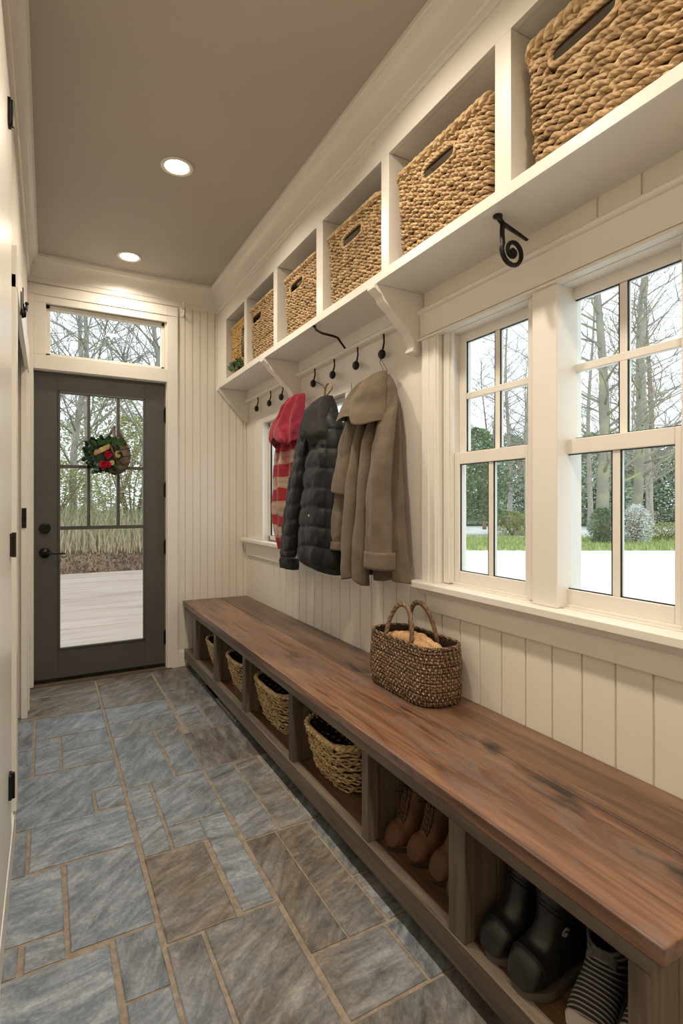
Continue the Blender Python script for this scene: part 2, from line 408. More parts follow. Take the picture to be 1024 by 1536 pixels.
# left wall: near closet block, recess, far return
mb = MB()
mb.box(-.42, -.112, -2.0, 2.27, 0, H)
mb.box(-.42, -.23, 2.27, 3.47, 0, H)
mb.box(-.42, -.112, 3.47, D, 0, H); mb.box(-.42, -.112, 2.27, 3.47, 2.10, H)
struct(mb.build('wall_left', PAINT, keep=True), 'cream wall close along the left side', 'wall')
mb = MB(); mb.box(-.42, W + .16, -2.14, -2.0, -.08, H)
struct(mb.build('wall_front', PAINT, keep=True), 'plain cream wall behind the viewer', 'wall')
mb = MB(); mb.box(-.42, W + .16, -2.14, D + .14, H, H + .12)
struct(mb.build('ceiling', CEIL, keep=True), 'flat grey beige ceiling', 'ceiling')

# crown mouldings (profile: d = projection from face, z)
def crown(face_pt, sgn, axis, a, b, zb, proj, name):
    hgt = H - zb
    pf = [(0, zb - .012), (.007, zb - .012), (.009, zb), (.009, zb + .018), (.014, zb + .022)]
    for i in range(9):
        t = i / 8
        pf.append((.014 + (proj - .026) * (1 - math.cos(t * PI / 2)), zb + .026 + (hgt - .062) * math.sin(t * PI / 2)))
    pf += [(proj - .008, H - .034), (proj - .003, H - .022), (proj, H - .018), (proj, H), (0, H)]
    pts = [(face_pt + sgn * d, z) for d, z in pf]
    m = MB(); m.prism(pts, axis, a, b)
    return m.build(name, TRIM, keep=True)
struct(crown(1.13, -1, 'y', -2.0, D, 2.635, .07, 'trim_crown_right'), 'stepped white crown moulding above the cubby shelf', 'moulding')
struct(crown(D, -1, 'x', -.112, 1.13, 2.645, .075, 'trim_crown_back'), 'white crown moulding over the glazed door', 'moulding')
struct(crown(-.112, 1, 'y', -2.0, D, 2.645, .06, 'trim_crown_left'), 'white crown moulding along the left wall', 'moulding')

# ------------------------------------------------------------------ big window pair
def grid_sash(parent, name, x0, x1, y0, y1, z0, z1, stile, rb, rt, vm, hm, mw=.024):
    mb = MB()
    mb.box(x0, x1, y0, y0 + stile, z0, z1); mb.box(x0, x1, y1 - stile, y1, z0, z1)
    mb.box(x0, x1, y0 + stile, y1 - stile, z0, z0 + rb); mb.box(x0, x1, y0 + stile, y1 - stile, z1 - rt, z1)
    for v in vm: mb.box(x0 + .006, x1 - .004, v - mw / 2, v + mw / 2, z0 + rb, z1 - rt)
    for h in hm: mb.box(x0 + .005, x1 - .005, y0 + stile, y1 - stile, h - mw / 2, h + mw / 2)
    s = mb.build(name, TRIM, parent, bevel=.0025)
    g = MB(); xm = (x0 + x1) / 2
    g.box(xm - .002, xm + .002, y0 + stile - .004, y1 - stile + .004, z0 + rb - .004, z1 - rt + .004)
    g.build('glass_pane', GLASS, s)
    mbk = MB(); w = .003      # dark gasket around each light
    ys = [y0 + stile] + [q for v in vm for q in (v - mw / 2, v + mw / 2)] + [y1 - stile]
    for i in range(0, len(ys), 2):
        a, b = ys[i], ys[i + 1]
        mbk.box(xm - .008, xm - .003, b - w, b, z0 + rb, z1 - rt); mbk.box(xm - .008, xm - .003, a, a + w, z0 + rb, z1 - rt)
        mbk.box(xm - .008, xm - .003, a, b, z0 + rb, z0 + rb + w)
        mbk.box(xm - .008, xm - .003, a, b, z1 - rt - w, z1 - rt)
    mbk.build('gasket', BLACKM, s)
    return s
for idx, (a, b, lab) in enumerate([(.735, 1.13, 'white double-hung window nearest the viewer, right of the thick post'), (1.215, 1.61, 'white double-hung window left of the thick post, farther from the viewer')]):
    r = sthing('window_%d' % (idx + 1), (W + .08, (a + b) / 2, .885), lab, 'window')
    mid = (a + b) / 2
    grid_sash(r, 'lower_sash', W + .022, W + .052, a, b, .892, 1.392, .036, .046, .045, [mid], [])
    grid_sash(r, 'upper_sash', W + .054, W + .084, a, b, 1.36, 1.858, .036, .036, .036, [mid], [1.612])
    f = MB()   # jamb frame and stops
    f.box(W, W + .09, a - .03, a + .002, .887, 1.86); f.box(W, W + .09, b - .002, b + .03, .887, 1.86)
    f.box(W, W + .09, a, b, 1.856, 1.862); f.box(W + .015, W + .09, a, b, .878, .893)
    f.box(W + .008, W + .021, a, a + .012, .89, 1.858); f.box(W + .008, W + .021, b - .012, b, .89, 1.858)
    f.build('window_frame', TRIM, r, bevel=.002)
mb = MB(); mb.box(W - .024, W + .09, 1.088, 1.182, .882, 1.86); 
struct(mb.build('trim_mullion_post', TRIM, keep=True, bevel=.004), 'thick white post between the two big windows', 'trim')
mb = MB(); mb.box(W - .022, W, 1.645, 1.745, .88, 1.86); mb.box(W - .028, W, 1.655, 1.668, .88, 1.86); mb.box(W - .026, W, 1.70, 1.745, .88, 1.862)
mb.box(W - .022, W, .60, .70, .88, 1.86)
struct(mb.build('trim_window_casing', TRIM, keep=True, bevel=.003), 'white flat casing beside the big window pair', 'trim')
mb = MB(); mb.box(W - .024, W, .3, 1.76, 1.862, 1.968); mb.box(W - .034, W, .3, 1.765, 1.858, 1.868); mb.box(W - .03, W, .3, 1.76, 1.872, 1.878)
struct(mb.build('trim_window_header', TRIM, keep=True, bevel=.002), 'white flat header board above the big window pair', 'trim')
mb = MB(); mb.box(1.297, W + .021, .3, 1.79, .856, .882); mb.prism([(1.315, .856), (1.33, .832), (W, .832), (W, .856)], 'y', .3, 1.765)
struct(mb.build('trim_window_sill', TRIM, keep=True, bevel=.004), 'long white sill under the big window pair', 'sill')
mb = MB(); mb.box(W - .02, W, .3, 1.72, .765, .84)
struct(mb.build('trim_window_apron', TRIM, keep=True, bevel=.003), 'white apron board under the big window sill', 'trim')
# hook rail moulding, runs the wall
mb = MB(); mb.prism([(W, 1.962), (1.335, 1.966), (1.327, 1.972), (1.325, 1.98), (1.329, 1.988), (1.337, 1.992), (W, 1.994)], 'y', -.5, D)
struct(mb.build('trim_hook_rail', TRIM, keep=True, bevel=.001), 'thin white moulding line under the long shelf', 'trim')
mb = MB(); mb.box(W - .014, W, 1.77, D, 1.99, 2.058)
struct(mb.build('trim_frieze', TRIM, keep=True), 'white frieze board between shelf and moulding', 'trim')

# small far window
r = sthing('window_3', (W + .06, 3.01, .93), 'small far window half hidden by the hanging coats', 'window')
a, b = O3[0], O3[1]
mb = MB(); x0, x1 = W + .03, W + .07
mb.box(x0, x1, a, a + .03, .935, 1.77); mb.box(x0, x1, b - .022, b, .935, 1.77); mb.box(x0, x1, a, b, .935, .965); mb.box(x0, x1, a, b, 1.74, 1.77); mb.box(x0, x1, 2.98, 3.02, .935, 1.77)
s = mb.build('sash', TRIM, r, bevel=.002)
g = MB(); g.box(x0 + .018, x0 + .022, a + .02, b - .015, .95, 1.76); g.build('glass_pane', GLASS, s)
g = MB(); g.box(x0 + .005, x0 + .014, b - .03, b - .02, .96, 1.745); g.box(x0 + .005, x0 + .014, a + .03, b - .022, .962, .968); g.build('gasket', BLACKM, s)
mb = MB(); mb.box(W - .018, W, 3.60, 3.77, .93, 1.77); mb.box(W - .006, W, 2.36, 2.42, .93, 1.77); mb.box(W - .006, W, 2.36, 3.77, 1.7705, 1.81)
struct(mb.build('trim_small_casing', TRIM, keep=True, bevel=.003), 'white casing around the small far window', 'trim')
mb = MB(); mb.box(1.30, W, 2.28, 3.96, .905, .93); mb.box(W, W + .03, 2.422, 3.598, .905, .93); struct(mb.build('trim_small_sill', TRIM, keep=True, bevel=.004), 'white sill under the small far window', 'sill')
mb = MB(); mb.box(W - .02, W, 2.30, 3.95, .80, .905); struct(mb.build('trim_small_apron', TRIM, keep=True, bevel=.003), 'white apron board under the small far window', 'trim')

# ------------------------------------------------------------------ back door
YD = D + .035
r = sthing('door_1', (.34, YD, .0), 'dark charcoal glazed door with black divided lights, at the far end', 'door')
dx0, dx1, dz0, dz1 = -.077, .752, .028, 2.066
gx0, gx1, gz0, gz1 = .062, .614, .215, 1.945
mb = MB(); y0, y1 = YD, YD + .045
mb.box(dx0, gx0, y0, y1, dz0, dz1); mb.box(gx1, dx1, y0, y1, dz0, dz1); mb.box(gx0, gx1, y0, y1, dz0, gz0); mb.box(gx0, gx1, y0, y1, gz1, dz1)
mb.build('door_leaf', DOORP, r, bevel=.002)
mb = MB(); w = .014
for (a0, a1, b0, b1) in ((gx0, gx0 + w, gz0, gz1), (gx1 - w, gx1, gz0, gz1), (gx0, gx1, gz0, gz0 + w), (gx0, gx1, gz1 - w, gz1)):
    mb.box(a0, a1, y0 - .008, y0 + .012, b0, b1)
mb.build('glazing_bead', DOORP, r, bevel=.003)
mb = MB()
for x in (.248, .436): mb.box(x - .010, x + .010, y0 - .004, y1, 1.03, gz1)
mb.box(gx0, gx1, y0 - .004, y1, 1.435, 1.455); mb.box(gx0, gx1, y0 - .006, y1, 1.018, 1.042)
mb.build('muntin', DOORP, r, bevel=.002)
g = MB(); g.box(gx0, gx1, YD + .02, YD + .026, gz0, gz1); g.build('glass_pane', GLASS, r)
mb = MB(); mb.box(dx0, dx1, y0 - .006, y1, .004, .03); mb.build('door_sweep', BLACKM, r)
for z in (1.837, 1.292, .877, .221):
    mb = MB(); mb.box(.742, .772, YD - .014, YD - .002, z - .045, z + .045); mb.lathe([(.0075, -.052), (.0075, .052)], (.754, YD - .02, z), 'z', 10); mb.lathe([(.004, .052), (.006, .056), (.003, .062)], (.754, YD - .02, z), 'z', 10)
    mb.build('hinge', BLACKM, r)
mb = MB(); mb.lathe([(.001, -.026), (.026, -.026), (.033, -.018), (.035, 0)], (-.015, YD, 1.03), 'y', 24); mb.box(-.020, -.010, YD - .04, YD - .02, 1.015, 1.045)
mb.build('deadbolt', BLACKM, r, smooth=False)
mb = MB(); mb.lathe([(.001, -.03), (.014, -.03), (.018, -.018), (.032, -.012), (.034, 0)], (-.015, YD, .868), 'y', 24)
mb.tube([(-.015, YD - .03, .868), (.0, YD - .05, .868), (.04, YD - .052, .866), (.105, YD - .048, .862)], [.010, .010, .007, .006], 10)
mb.build('door_handle', BLACKM, r, smooth=True)
# door jamb and casing
mb = MB()
mb.box(-.087, -.078, D, D + .14, 0, 2.078); mb.box(.753, .762, D, D + .14, 0, 2.078); mb.box(-.087, .762, D, D + .14, 2.068, 2.078)
mb.box(-.112, -.08, D - .022, D, 0, 2.62); mb.box(.757, .832, D - .022, D, 0, 2.62)
mb.box(-.08, .757, D - .020, D, 2.072, 2.165); mb.box(-.08, .757, D - .020, D, 2.505, 2.62); mb.box(-.08, -.008, D - .02, D, 2.165, 2.505)
mb.box(-.10, .82, D - .026, D, 2.552, 2.556)
struct(mb.build('trim_door_casing', TRIM, keep=True, bevel=.002), 'white casing around the dark door and transom', 'trim')
mb = MB(); mb.box(-.112, .79, D - .035, D + .14, -.004, .006)
struct(mb.build('trim_threshold', mat('bronze_threshold', (.10, .075, .05), (.15, .11, .075), rough=.5, scale=20), keep=True), 'brown threshold strip under the dark door', 'threshold')
r = sthing('window_4', (.37, D + .06, 2.165), 'transom window above the dark door', 'window')
mb = MB(); a0, a1, b0, b1 = -.01, .745, 2.165, 2.505
mb.box(a0, a0 + .028, D + .02, D + .07, b0, b1); mb.box(a1 - .022, a1, D + .02, D + .07, b0, b1); mb.box(a0, a1, D + .02, D + .07, b0, b0 + .022); mb.box(a0, a1, D + .02, D + .07, b1 - .025, b1)
s = mb.build('window_frame', TRIM, r, bevel=.003)
g = MB(); g.box(a0 + .02, a1 - .02, D + .045, D + .05, b0 + .015, b1 - .015); g.build('glass_pane', GLASS, s)
# baseboards
mb = MB(); mb.box(.832, .905, D - .018, D, 0, .105); mb.box(.832, .905, D - .014, D, .105, .115)
struct(mb.build('baseboard_back', TRIM, keep=True, bevel=.002), 'white baseboard piece between door and bench', 'baseboard')
mb = MB(); mb.box(-.112, -.100, -2.0, 2.262, 0, .11); mb.box(-.112, -.104, -2.0, 2.262, .11, .122)
struct(mb.build('baseboard_left', TRIM, keep=True, bevel=.002), 'white baseboard at the foot of the left wall', 'baseboard')
# left side joinery
mb = MB(); mb.box(-.128, -.098, 3.44, 3.56, 0, 2.0); mb.box(-.112, -.09, 3.56, 3.60, 0, 2.0); mb.box(-.112, -.094, 2.18, 2.272, .122, 2.0); mb.box(-.112, -.092, 2.18, 3.6, 1.95, 2.10)
struct(mb.build('trim_left_casing', TRIM, keep=True, bevel=.003), 'white casing around the recessed door in the left wall', 'trim')
r = sthing('door_2', (-.2, 2.87, 0), 'white panelled door recessed in the left wall', 'door')
mb = MB(); mb.box(-.23, -.19, 2.275, 3.44, .01, 2.09)
for (a, b, c, d) in ((2.36, 2.82, .2, 1.0), (2.92, 3.36, .2, 1.0), (2.36, 2.82, 1.12, 1.95), (2.92, 3.36, 1.12, 1.95)):
    mb.box(-.19, -.182, a, a + .02, c, d); mb.box(-.19, -.182, b - .02, b, c, d); mb.box(-.19, -.182, a, b, c, c + .02); mb.box(-.19, -.182, a, b, d - .02, d)
mb.build('door_leaf', TRIM, r, bevel=.003)
r3 = sthing('door_3', (-.105, 1.45, .122), 'white closet door at the left edge of the view', 'door')
mb = MB(); mb.box(-.112, -.100, .95, 2.0, .14, 2.45)
mb.build('door_leaf', TRIM, r3, bevel=.004)
for z, y in ((2.33, 1.82), (1.07, 1.93), (.36, 1.86)):
    mb = MB(); mb.box(-.100, -.092, y - .02, y + .02, z - .035, z + .035); mb.lathe([(.006, -.038), (.006, .038)], (-.090, y, z), 'z', 10)
    mb.build('hinge', BLACKM, r3)
# black plates
mb = MB(); mb.box(-.1245, -.1015, 3.432, 3.4395, 1.06, 1.17); mb.box(-.117, -.109, 3.427, 3.432, 1.10, 1.13)
tag(mb.build('switch_plate', BLACKM, bevel=.002), 'small black plate on the white casing left of the dark door', 'switch')
mb = MB(); mb.box(-.112, -.105, 3.70, 3.73, .25, .33)
mb = MB(); mb.box(-.104, -.099, D - .027, D - .022, .245, .335)
tag(mb.build('strike_plate', mat('dull_steel', (.25, .25, .24), rough=.35, metal=.9)), 'thin grey metal plate low on the casing left of the door', 'plate')

def left_hook(y, z, lab):
    t = thing('coat_hook', lab, 'hook', (-.094, y, z))
    m = MB(); m.box(-.094, -.088, y - .012, y + .012, z - .045, z + .045); m.build('backplate', BLACKM, t, bevel=.002)
    m = MB(); m.tube([(-.09, y, z - .02), (-.084, y, z - .055), (-.078, y, z - .05), (-.076, y, z - .02)], .005, 8); m.sphere((-.076, y, z - .018), .008); m.build('hook_arm', BLACKM, t, smooth=True)
    return t
left_hook(2.62, 2.06, 'black hook on the left wall, upper one near the crown moulding')
left_hook(2.45, 1.985, 'black hook on the left casing, lower one by the recessed door')

# white hook by the casing top
t = thing('wall_hook', 'small white ornate hook beside the transom casing', 'hook', (.868, D, 2.56))
WHP = mat('white_enamel', (.8, .78, .72), rough=.3)
m = MB(); m.box(.855, .882, D - .014, D - .004, 2.56, 2.635); m.build('backplate', WHP, t, bevel=.004)
m = MB(); m.tube([(.868, D - .012, 2.62), (.868, D - .045, 2.63), (.868, D - .05, 2.645)], .005, 8); m.sphere((.868, D - .05, 2.648), .009)
m.tube([(.868, D - .012, 2.585), (.868, D - .03, 2.56), (.868, D - .05, 2.565), (.868, D - .055, 2.585)], .005, 8); m.sphere((.868, D - .055, 2.59), .008); m.build('hook_arm', WHP, t, smooth=True)

# ------------------------------------------------------------------ recessed lights
LAMP = emis('lamp_diffuser', (1, .80, .55), 14)
def downlight(x, y, lab):
    t = thing('recessed_light', lab, 'ceiling light', (x, y, H), 'recessed ceiling lights')
    m = MB(); out = []
    for rr, z in ((.072, H - .0005), (.078, H - .004), (.068, H - .007), (.058, H - .006), (.054, H - .002)):
        out.append([(x + rr * math.cos(2 * PI * i / 40), y + rr * math.sin(2 * PI * i / 40), z) for i in range(40)])
    m.rings(out, cap0=False, cap1=False); m.build('trim_ring', TRIM, t, smooth=True)
    m = MB(); m.lathe([(.055, H - .0035), (.055, H - .0015)], (x, y, 0), 'z', 40); m.build('diffuser', LAMP, t)
    return t
lp = [(.54, 2.60, 'recessed ceiling light nearer to the viewer, larger of the two in view'), (.466, 3.70, 'recessed ceiling light close to the far door, smaller of the two in view'), (.56, 1.40, 'recessed ceiling light over the bench, just above the view'), (.56, .15, 'recessed ceiling light directly overhead of the viewer'), (.56, -1.1, 'recessed ceiling light behind the viewer')]
for x, y, lab in lp: downlight(x, y, lab)
def arealamp(x, y, p, size=.11, spread=2.6):
    l = bpy.data.lights.new('can_lamp', 'AREA'); l.shape = 'DISK'; l.size = size; l.energy = p; l.color = (1, .87, .71); l.spread = spread
    o = bpy.data.objects.new('can_lamp', l); COL.objects.link(o); o.location = (x, y, H - .012); return o
for x, y, p in ((.54, 2.60, 9), (.466, 3.70, 4.8), (.56, 1.40, 11), (.56, .15, 12), (.56, -1.1, 12)): arealamp(x, y, p)

# ------------------------------------------------------------------ cubby shelf
XC = 1.13; ZS0, ZS1 = 2.058, 2.094; ZT = 2.522
cub = thing('cubby_shelf', 'long white built-in shelf with open cubbies running under the ceiling', 'shelf', (1.25, 1.0, ZS0))
mb = MB(); mb.box(XC - .004, W, -1.2, D, ZS0, ZS1); mb.build('shelf_board', TRIM, cub, bevel=.002)
mb = MB(); mb.box(XC, XC + .02, -1.2, D, ZT, H); mb.build('face_frame', TRIM, cub, bevel=.0015)
mb = MB(); mb.box(XC + .02, W, -1.2, D, ZT + .002, ZT + .02); mb.build('top_panel', TRIM, cub)
mb = MB(); mb.box(W - .010, W, -1.2, D, ZS1, ZT); mb.build('back_panel', TRIM, cub)
for a, b in ((3.775, 4.0), (3.32, 3.372), (2.80, 2.855), (2.232, 2.30), (1.68, 1.732), (1.073, 1.134), (.50, .56), (-.08, -.02), (-.66, -.6), (-1.2, -1.14)):
    mb = MB(); mb.box(XC, W - .01, a, b, ZS1, ZT); mb.build('divider', TRIM, cub, bevel=.0015)
def corbel(y0, y1, nm='corbel'):
    # profile in x-z: nose at front top, S-curves down to the wall
    P = [(W, ZS0), (1.117, ZS0), (1.117, ZS0 - .016), (1.127, ZS0 - .022), (1.137, ZS0 - .03), (1.150, ZS0 - .036), (1.158, ZS0 - .047), (1.163, ZS0 - .06)]
    for i in range(9):
        t = i / 8; P.append((1.172 + .085 * t ** 1.25, ZS0 - .068 - .078 * t + .012 * math.sin(t * PI)))
    P += [(1.266, ZS0 - .150), (1.272, ZS0 - .158)]
    for i in range(8):
        t = i / 7; P.append((1.28 + .03 * math.sin(t * PI / 2), ZS0 - .160 - .062 * t))
    P += [(1.302, ZS0 - .228), (1.302, ZS0 - .240), (1.318, ZS0 - .246), (W, ZS0 - .246)]
    m = MB(); m.prism(P, 'y', y0, y1); return m.build(nm, TRIM, cub, bevel=.0025)
corbel(1.762, 1.815); corbel(2.985, 3.04)
mb = MB(); mb.prism([(W, ZS0), (1.12, ZS0), (1.12, ZS0 - .012), (1.345, ZS0 - .235), (W, ZS0 - .235)], 'y', D - .055, D); mb.build('corbel', TRIM, cub, bevel=.002)

# ------------------------------------------------------------------ wall hooks
def wall_hook(y, ztop, L, lab, kx=.022):
    t = thing('coat_hook', lab, 'hook', (W, y, ztop - L), 'black iron coat hooks under the moulding')
    x = W - .016
    m = MB(); m.tube([(W - .001, y - .004, ztop - .004), (x, y - .003, ztop), (x - .006, y, ztop - .01), (x - .004, y, ztop - L * .5), (x - .008, y + .001, ztop - L + .02), (x - .014, y, ztop - L)], [.004, .0045, .0045, .004, .0045, .005], 8)
    m.build('rod', BLACKM, t, smooth=True)
    m = MB(); R = .0215
    m.lathe([(.001, -.020), (R * .35, -.020), (R * .5, -.016), (R * .75, -.019), (R, -.013), (R * 1.02, -.004), (R * .8, .002), (.001, .003)], (x - .008, y, ztop - L - .012), 'x', 20)
    m.build('knob', BLACKM, t, smooth=True)
    return t
HK = [(3.685, 1.972, .078, 'black coat hook nearest the far wall, leftmost of the far three'), (3.433, 1.972, .08, 'black coat hook in the middle of the far three'), (3.219, 1.972, .075, 'black coat hook beside the far corbel, rightmost of the far three'),
      (2.744, 1.972, .08, 'black coat hook just above the black puffer, right of the far corbel'), (2.508, 1.972, .08, 'black coat hook above the gap right of the puffer, second of the near four'), (2.263, 1.972, .085, 'black coat hook left of the tan coat, third of the near four'), (2.03, 1.975, .09, 'black coat hook holding the tan coat, nearest to the big windows')]
for h in HK: wall_hook(*h)

# iron scroll hooks under the shelf
t = thing('scroll_hook', 'black iron scroll hook under the shelf, above the big window', 'hook', (1.22, 1.17, ZS0 - .15))
m = MB(); m.lathe([(.001, .0), (.014, .0), (.014, -.006), (.001, -.009)], (1.178, 1.17, ZS0), 'z', 14); m.tube([(1.178, 1.17, ZS0 - .004), (1.20, 1.172, ZS0 - .018), (1.25, 1.176, ZS0 - .026), (1.315, 1.182, ZS0 - .036)], [.009, .009, .008, .006], 8, flat=(1, .6)); m.build('arm', BLACKM, t, smooth=True)
m = MB(); P = [(1.197, 1.17, ZS0 - .018), (1.190, 1.165, ZS0 - .05), (1.188, 1.16, ZS0 - .085)]
cx, cz = 1.228, ZS0 - .102
for i in range(30):
    a = PI + i / 29 * 2 * PI * 1.6; rr = .040 * (1 - i / 29) + .007
    P.append((cx + rr * math.cos(a), 1.158, cz + rr * math.sin(a)))
m.tube(P, [.0075] * 3 + [.0075 - .0015 * i / 29 for i in range(30)], 8); m.sphere((cx, 1.158, cz), .012, sc=(1, .6, 1)); m.build('scroll', BLACKM, t, smooth=True)
t = thing('bent_hook', 'thin bent black iron hook under the shelf between the corbels', 'hook', (1.2, 2.3, ZS0 - .1))
m = MB(); m.lathe([(.001, .0), (.009, .0), (.009, -.006), (.001, -.008)], (1.133, 2.33, ZS0), 'z', 12); m.build('plate', BLACKM, t)
m = MB(); m.tube([(1.133, 2.33, ZS0 - .003), (1.14, 2.32, ZS0 - .022), (1.16, 2.30, ZS0 - .04), (1.215, 2.285, ZS0 - .05), (1.235, 2.28, ZS0 - .056), (1.275, 2.275, ZS0 - .105)], [.0055, .006, .006, .006, .006, .005], 8); m.build('arm', BLACKM, t, smooth=True)

# ------------------------------------------------------------------ woven baskets
def rrect(hx, hy, r, n):
    """closed rounded-rectangle path, arc-length sampled; starts mid back (+x) side"""
    r = min(r, hx * .98, hy * .98)
    pts = []; segs = []
    def arc(cx, cy, a0, k=7):
        for i in range(k + 1):
            a = a0 + PI / 2 * i / k; segs.append((cx + r * math.cos(a), cy + r * math.sin(a)))
    segs.append((hx, 0)); arc(hx - r, hy - r, 0); arc(-hx + r, hy - r, PI / 2); arc(-hx + r, -hy + r, PI); arc(hx - r, -hy + r, 1.5 * PI); segs.append((hx, 0))
    Ls = [0]
    for a, b in zip(segs[:-1], segs[1:]): Ls.append(Ls[-1] + math.hypot(b[0] - a[0], b[1] - a[1]))
    tot = Ls[-1]; j = 0
    for i in range(n):
        s = tot * i / n
        while Ls[j + 1] < s: j += 1
        f = (s - Ls[j]) / max(Ls[j + 1] - Ls[j], 1e-9)
        x = segs[j][0] + f * (segs[j + 1][0] - segs[j][0]); y = segs[j][1] + f * (segs[j + 1][1] - segs[j][1])
        tx, ty = segs[j + 1][0] - segs[j][0], segs[j + 1][1] - segs[j][1]; l = math.hypot(tx, ty) or 1
        pts.append((x, y, ty / l, -tx / l))
    return pts, tot
def basket(name, lab, cat, c, hx, hy, h, fm, lm, rowh=.02, pitch=.03, taper=(.9, .92), corner=.04, hole=None, amp=.004, thick=.62, bulge=0, group=None, wob=.0025, rim=1.3, rz=0, seed=1, samples=4, hsag=None, lift=0, tilt=0, twist=0, tw_r=.24):
    rnd = random.Random(seed)
    t = thing(name, lab, cat, c, group)
    rows = int(h / rowh); per = 2 * (hx + hy) * 2
    nst = int(round(per / pitch / 2)) * 2; n = nst * samples
    cr, sr = math.cos(rz), math.sin(rz)
    def place(x, y, z): return (c[0] + x * cr - y * sr, c[1] + x * sr + y * cr, c[2] + z + tilt * y * z / h)
    def dims(tz):
        b = bulge * math.sin(PI * min(tz, 1))
        rr = 1 - (1 - tz) ** 3 * .0
        e = .06 * max(0, 1 - tz * 6) ** 2
        return hx * (taper[0] + (1 - taper[0]) * tz + b - e), hy * (taper[1] + (1 - taper[1]) * tz + b * .4 - e)
    def inhole(x, y, z, pad=0):
        if not hole: return False
        return (x < -hx * .55) and hole[0] - pad < y < hole[1] + pad and hole[2] < z < hole[3]
    mb = MB()
    cell = per / n
    for r in range(rows * (2 if twist else 1)):
        strand = r % 2 if twist else 0
        if twist: r = r // 2
        z = (r + .5) * h / rows; ax, ay = dims(z / h)
        pts, tot = rrect(ax, ay, corner, n)
        if twist: turns = round(tot / twist); ph0 = r * 2.1
        run = []; runs = []
        p1, p2 = rnd.random() * 6, rnd.random() * 6
        for i, (x, y, nx, ny) in enumerate(pts):
            o = amp * math.cos(PI * (i / samples) + PI * r)
            dz = wob * math.sin(i * .05 + p1) + wob * .6 * math.sin(i * .23 + p2) + lift * ((abs(y) / hy) ** 2) * (z / h)
            if twist:
                a = -2 * PI * turns * i / n + PI * strand + ph0; tr = h / rows * tw_r
                o = o + tr * math.cos(a) * .9; dz = dz + tr * math.sin(a)
            q = place(x + nx * o, y + ny * o, z + dz)
            if inhole(x, y, z):
                if run: runs.append(run); run = []
            else: run.append(q)
        if not runs: mb.tube(run, h / rows * thick, 6, closed=True, flat=(.72, 1.0), uv=True)
        else:
            if run: runs[0] = run + runs[0]
            for q in runs: mb.tube(q, h / rows * thick, 6, flat=(.72, 1.0), uv=True)
    mb.build('weave', fm, t, smooth=True)
    # inner skin and floor
    sk = MB(); pn = 72; ringsz = [k / 12 for k in range(13)]
    allr = []
    for tz in ringsz:
        ax, ay = dims(tz); pts, tot = rrect(ax - .006, ay - .006, corner, pn)
        allr.append([(p[0], p[1], tz * h + lift * ((abs(p[1]) / hy) ** 2) * tz) for p in pts])
    b0 = len(sk.v)
    for ring in allr: sk.v += [place(*p) for p in ring]
    for k in range(12):
        for i in range(pn):
            j = (i + 1) % pn
            a, b = allr[k][i], allr[k + 1][j]
            if inhole((a[0] + b[0]) / 2, (a[1] + b[1]) / 2, (a[2] + b[2]) / 2, .004): continue
            sk.face([b0 + k * pn + i, b0 + k * pn + j, b0 + (k + 1) * pn + j, b0 + (k + 1) * pn + i])
    sk.face([b0 + i for i in range(pn)])
    sk.build('lining', lm, t, smooth=False)
    # rim: two plaited strands
    rm = MB()
    ax, ay = dims(1); pts, tot = rrect(ax, ay, corner, n)
    for ph in (0, PI):
        rr = h / rows * .55 * rim
        P = []
        for i, (x, y, nx, ny) in enumerate(pts):
            a = i * 2 * PI / (samples * 2.0) * 1.0 + ph
            P.append(place(x + nx * rr * .55 * math.cos(a), y + ny * rr * .55 * math.cos(a), h + rr * .5 * math.sin(a) + lift * ((abs(y) / hy) ** 2)))
        rm.tube(P, rr * .75, 6, closed=True, uv=True)
    rm.build('rim', fm, t, smooth=True)
    if hole:
        hm = MB(); y0, y1, z0, z1 = hole
        ax, ay = dims((z0 + z1) / 2 / h); R = h / rows * .5; P = []
        cy, cz = (y0 + y1) / 2, (z0 + z1) / 2
        for i in range(36):
            a = 2 * PI * i / 36; cc, ss = math.cos(a), math.sin(a)
            k = (abs(cc) ** 4 + abs(ss) ** 4) ** -.25
            P.append(place(-ax - .002, cy + (y1 - y0) / 2 * cc * k, cz + (z1 - z0) / 2 * ss * k))
        hm.tube(P, R * .8, 6, closed=True, uv=True)
        hm.build('handle_hole_edge', fm, t, smooth=True)
    return t
TB = [(.565, 1.035, .335, .021, 'largest woven basket at the top right, nearest the viewer'),
      (1.165, 1.655, .315, .019, 'woven basket in the cubby second from the right edge'),
      (1.762, 2.215, .325, .019, 'woven basket in the third cubby from the right, above the near corbel'),
      (2.325, 2.735, .32, .0185, 'woven basket in the middle cubby, left of a vertical gap'),
      (2.89, 3.30, .335, .0185, 'woven basket in the second cubby from the far end')]
for i, (a, b, h, rh, lab) in enumerate(TB):
    hw = (b - a) / 2
    hl = .085 if i else .095
    off = {0: .06, 1: .0, 2: -.0, 3: .04, 4: .08}[i]
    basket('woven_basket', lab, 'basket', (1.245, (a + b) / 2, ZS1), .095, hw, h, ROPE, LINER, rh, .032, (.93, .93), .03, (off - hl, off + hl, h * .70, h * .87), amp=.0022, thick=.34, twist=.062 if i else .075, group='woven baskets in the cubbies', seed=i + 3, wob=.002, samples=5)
farb = basket('woven_basket', 'yellowish woven basket in the farthest cubby with a leafy sprig before it', 'basket', (1.25, 3.57, ZS1), .085, .185, .345, fibre('golden_rope', (.36, .20, .06), (.56, .35, .11), (.70, .48, .19)), LINER, .018, .03, (.95, .95), .03, (-.12, -.05, .24, .30), amp=.002, thick=.34, twist=.06, group='woven baskets in the cubbies', seed=11)
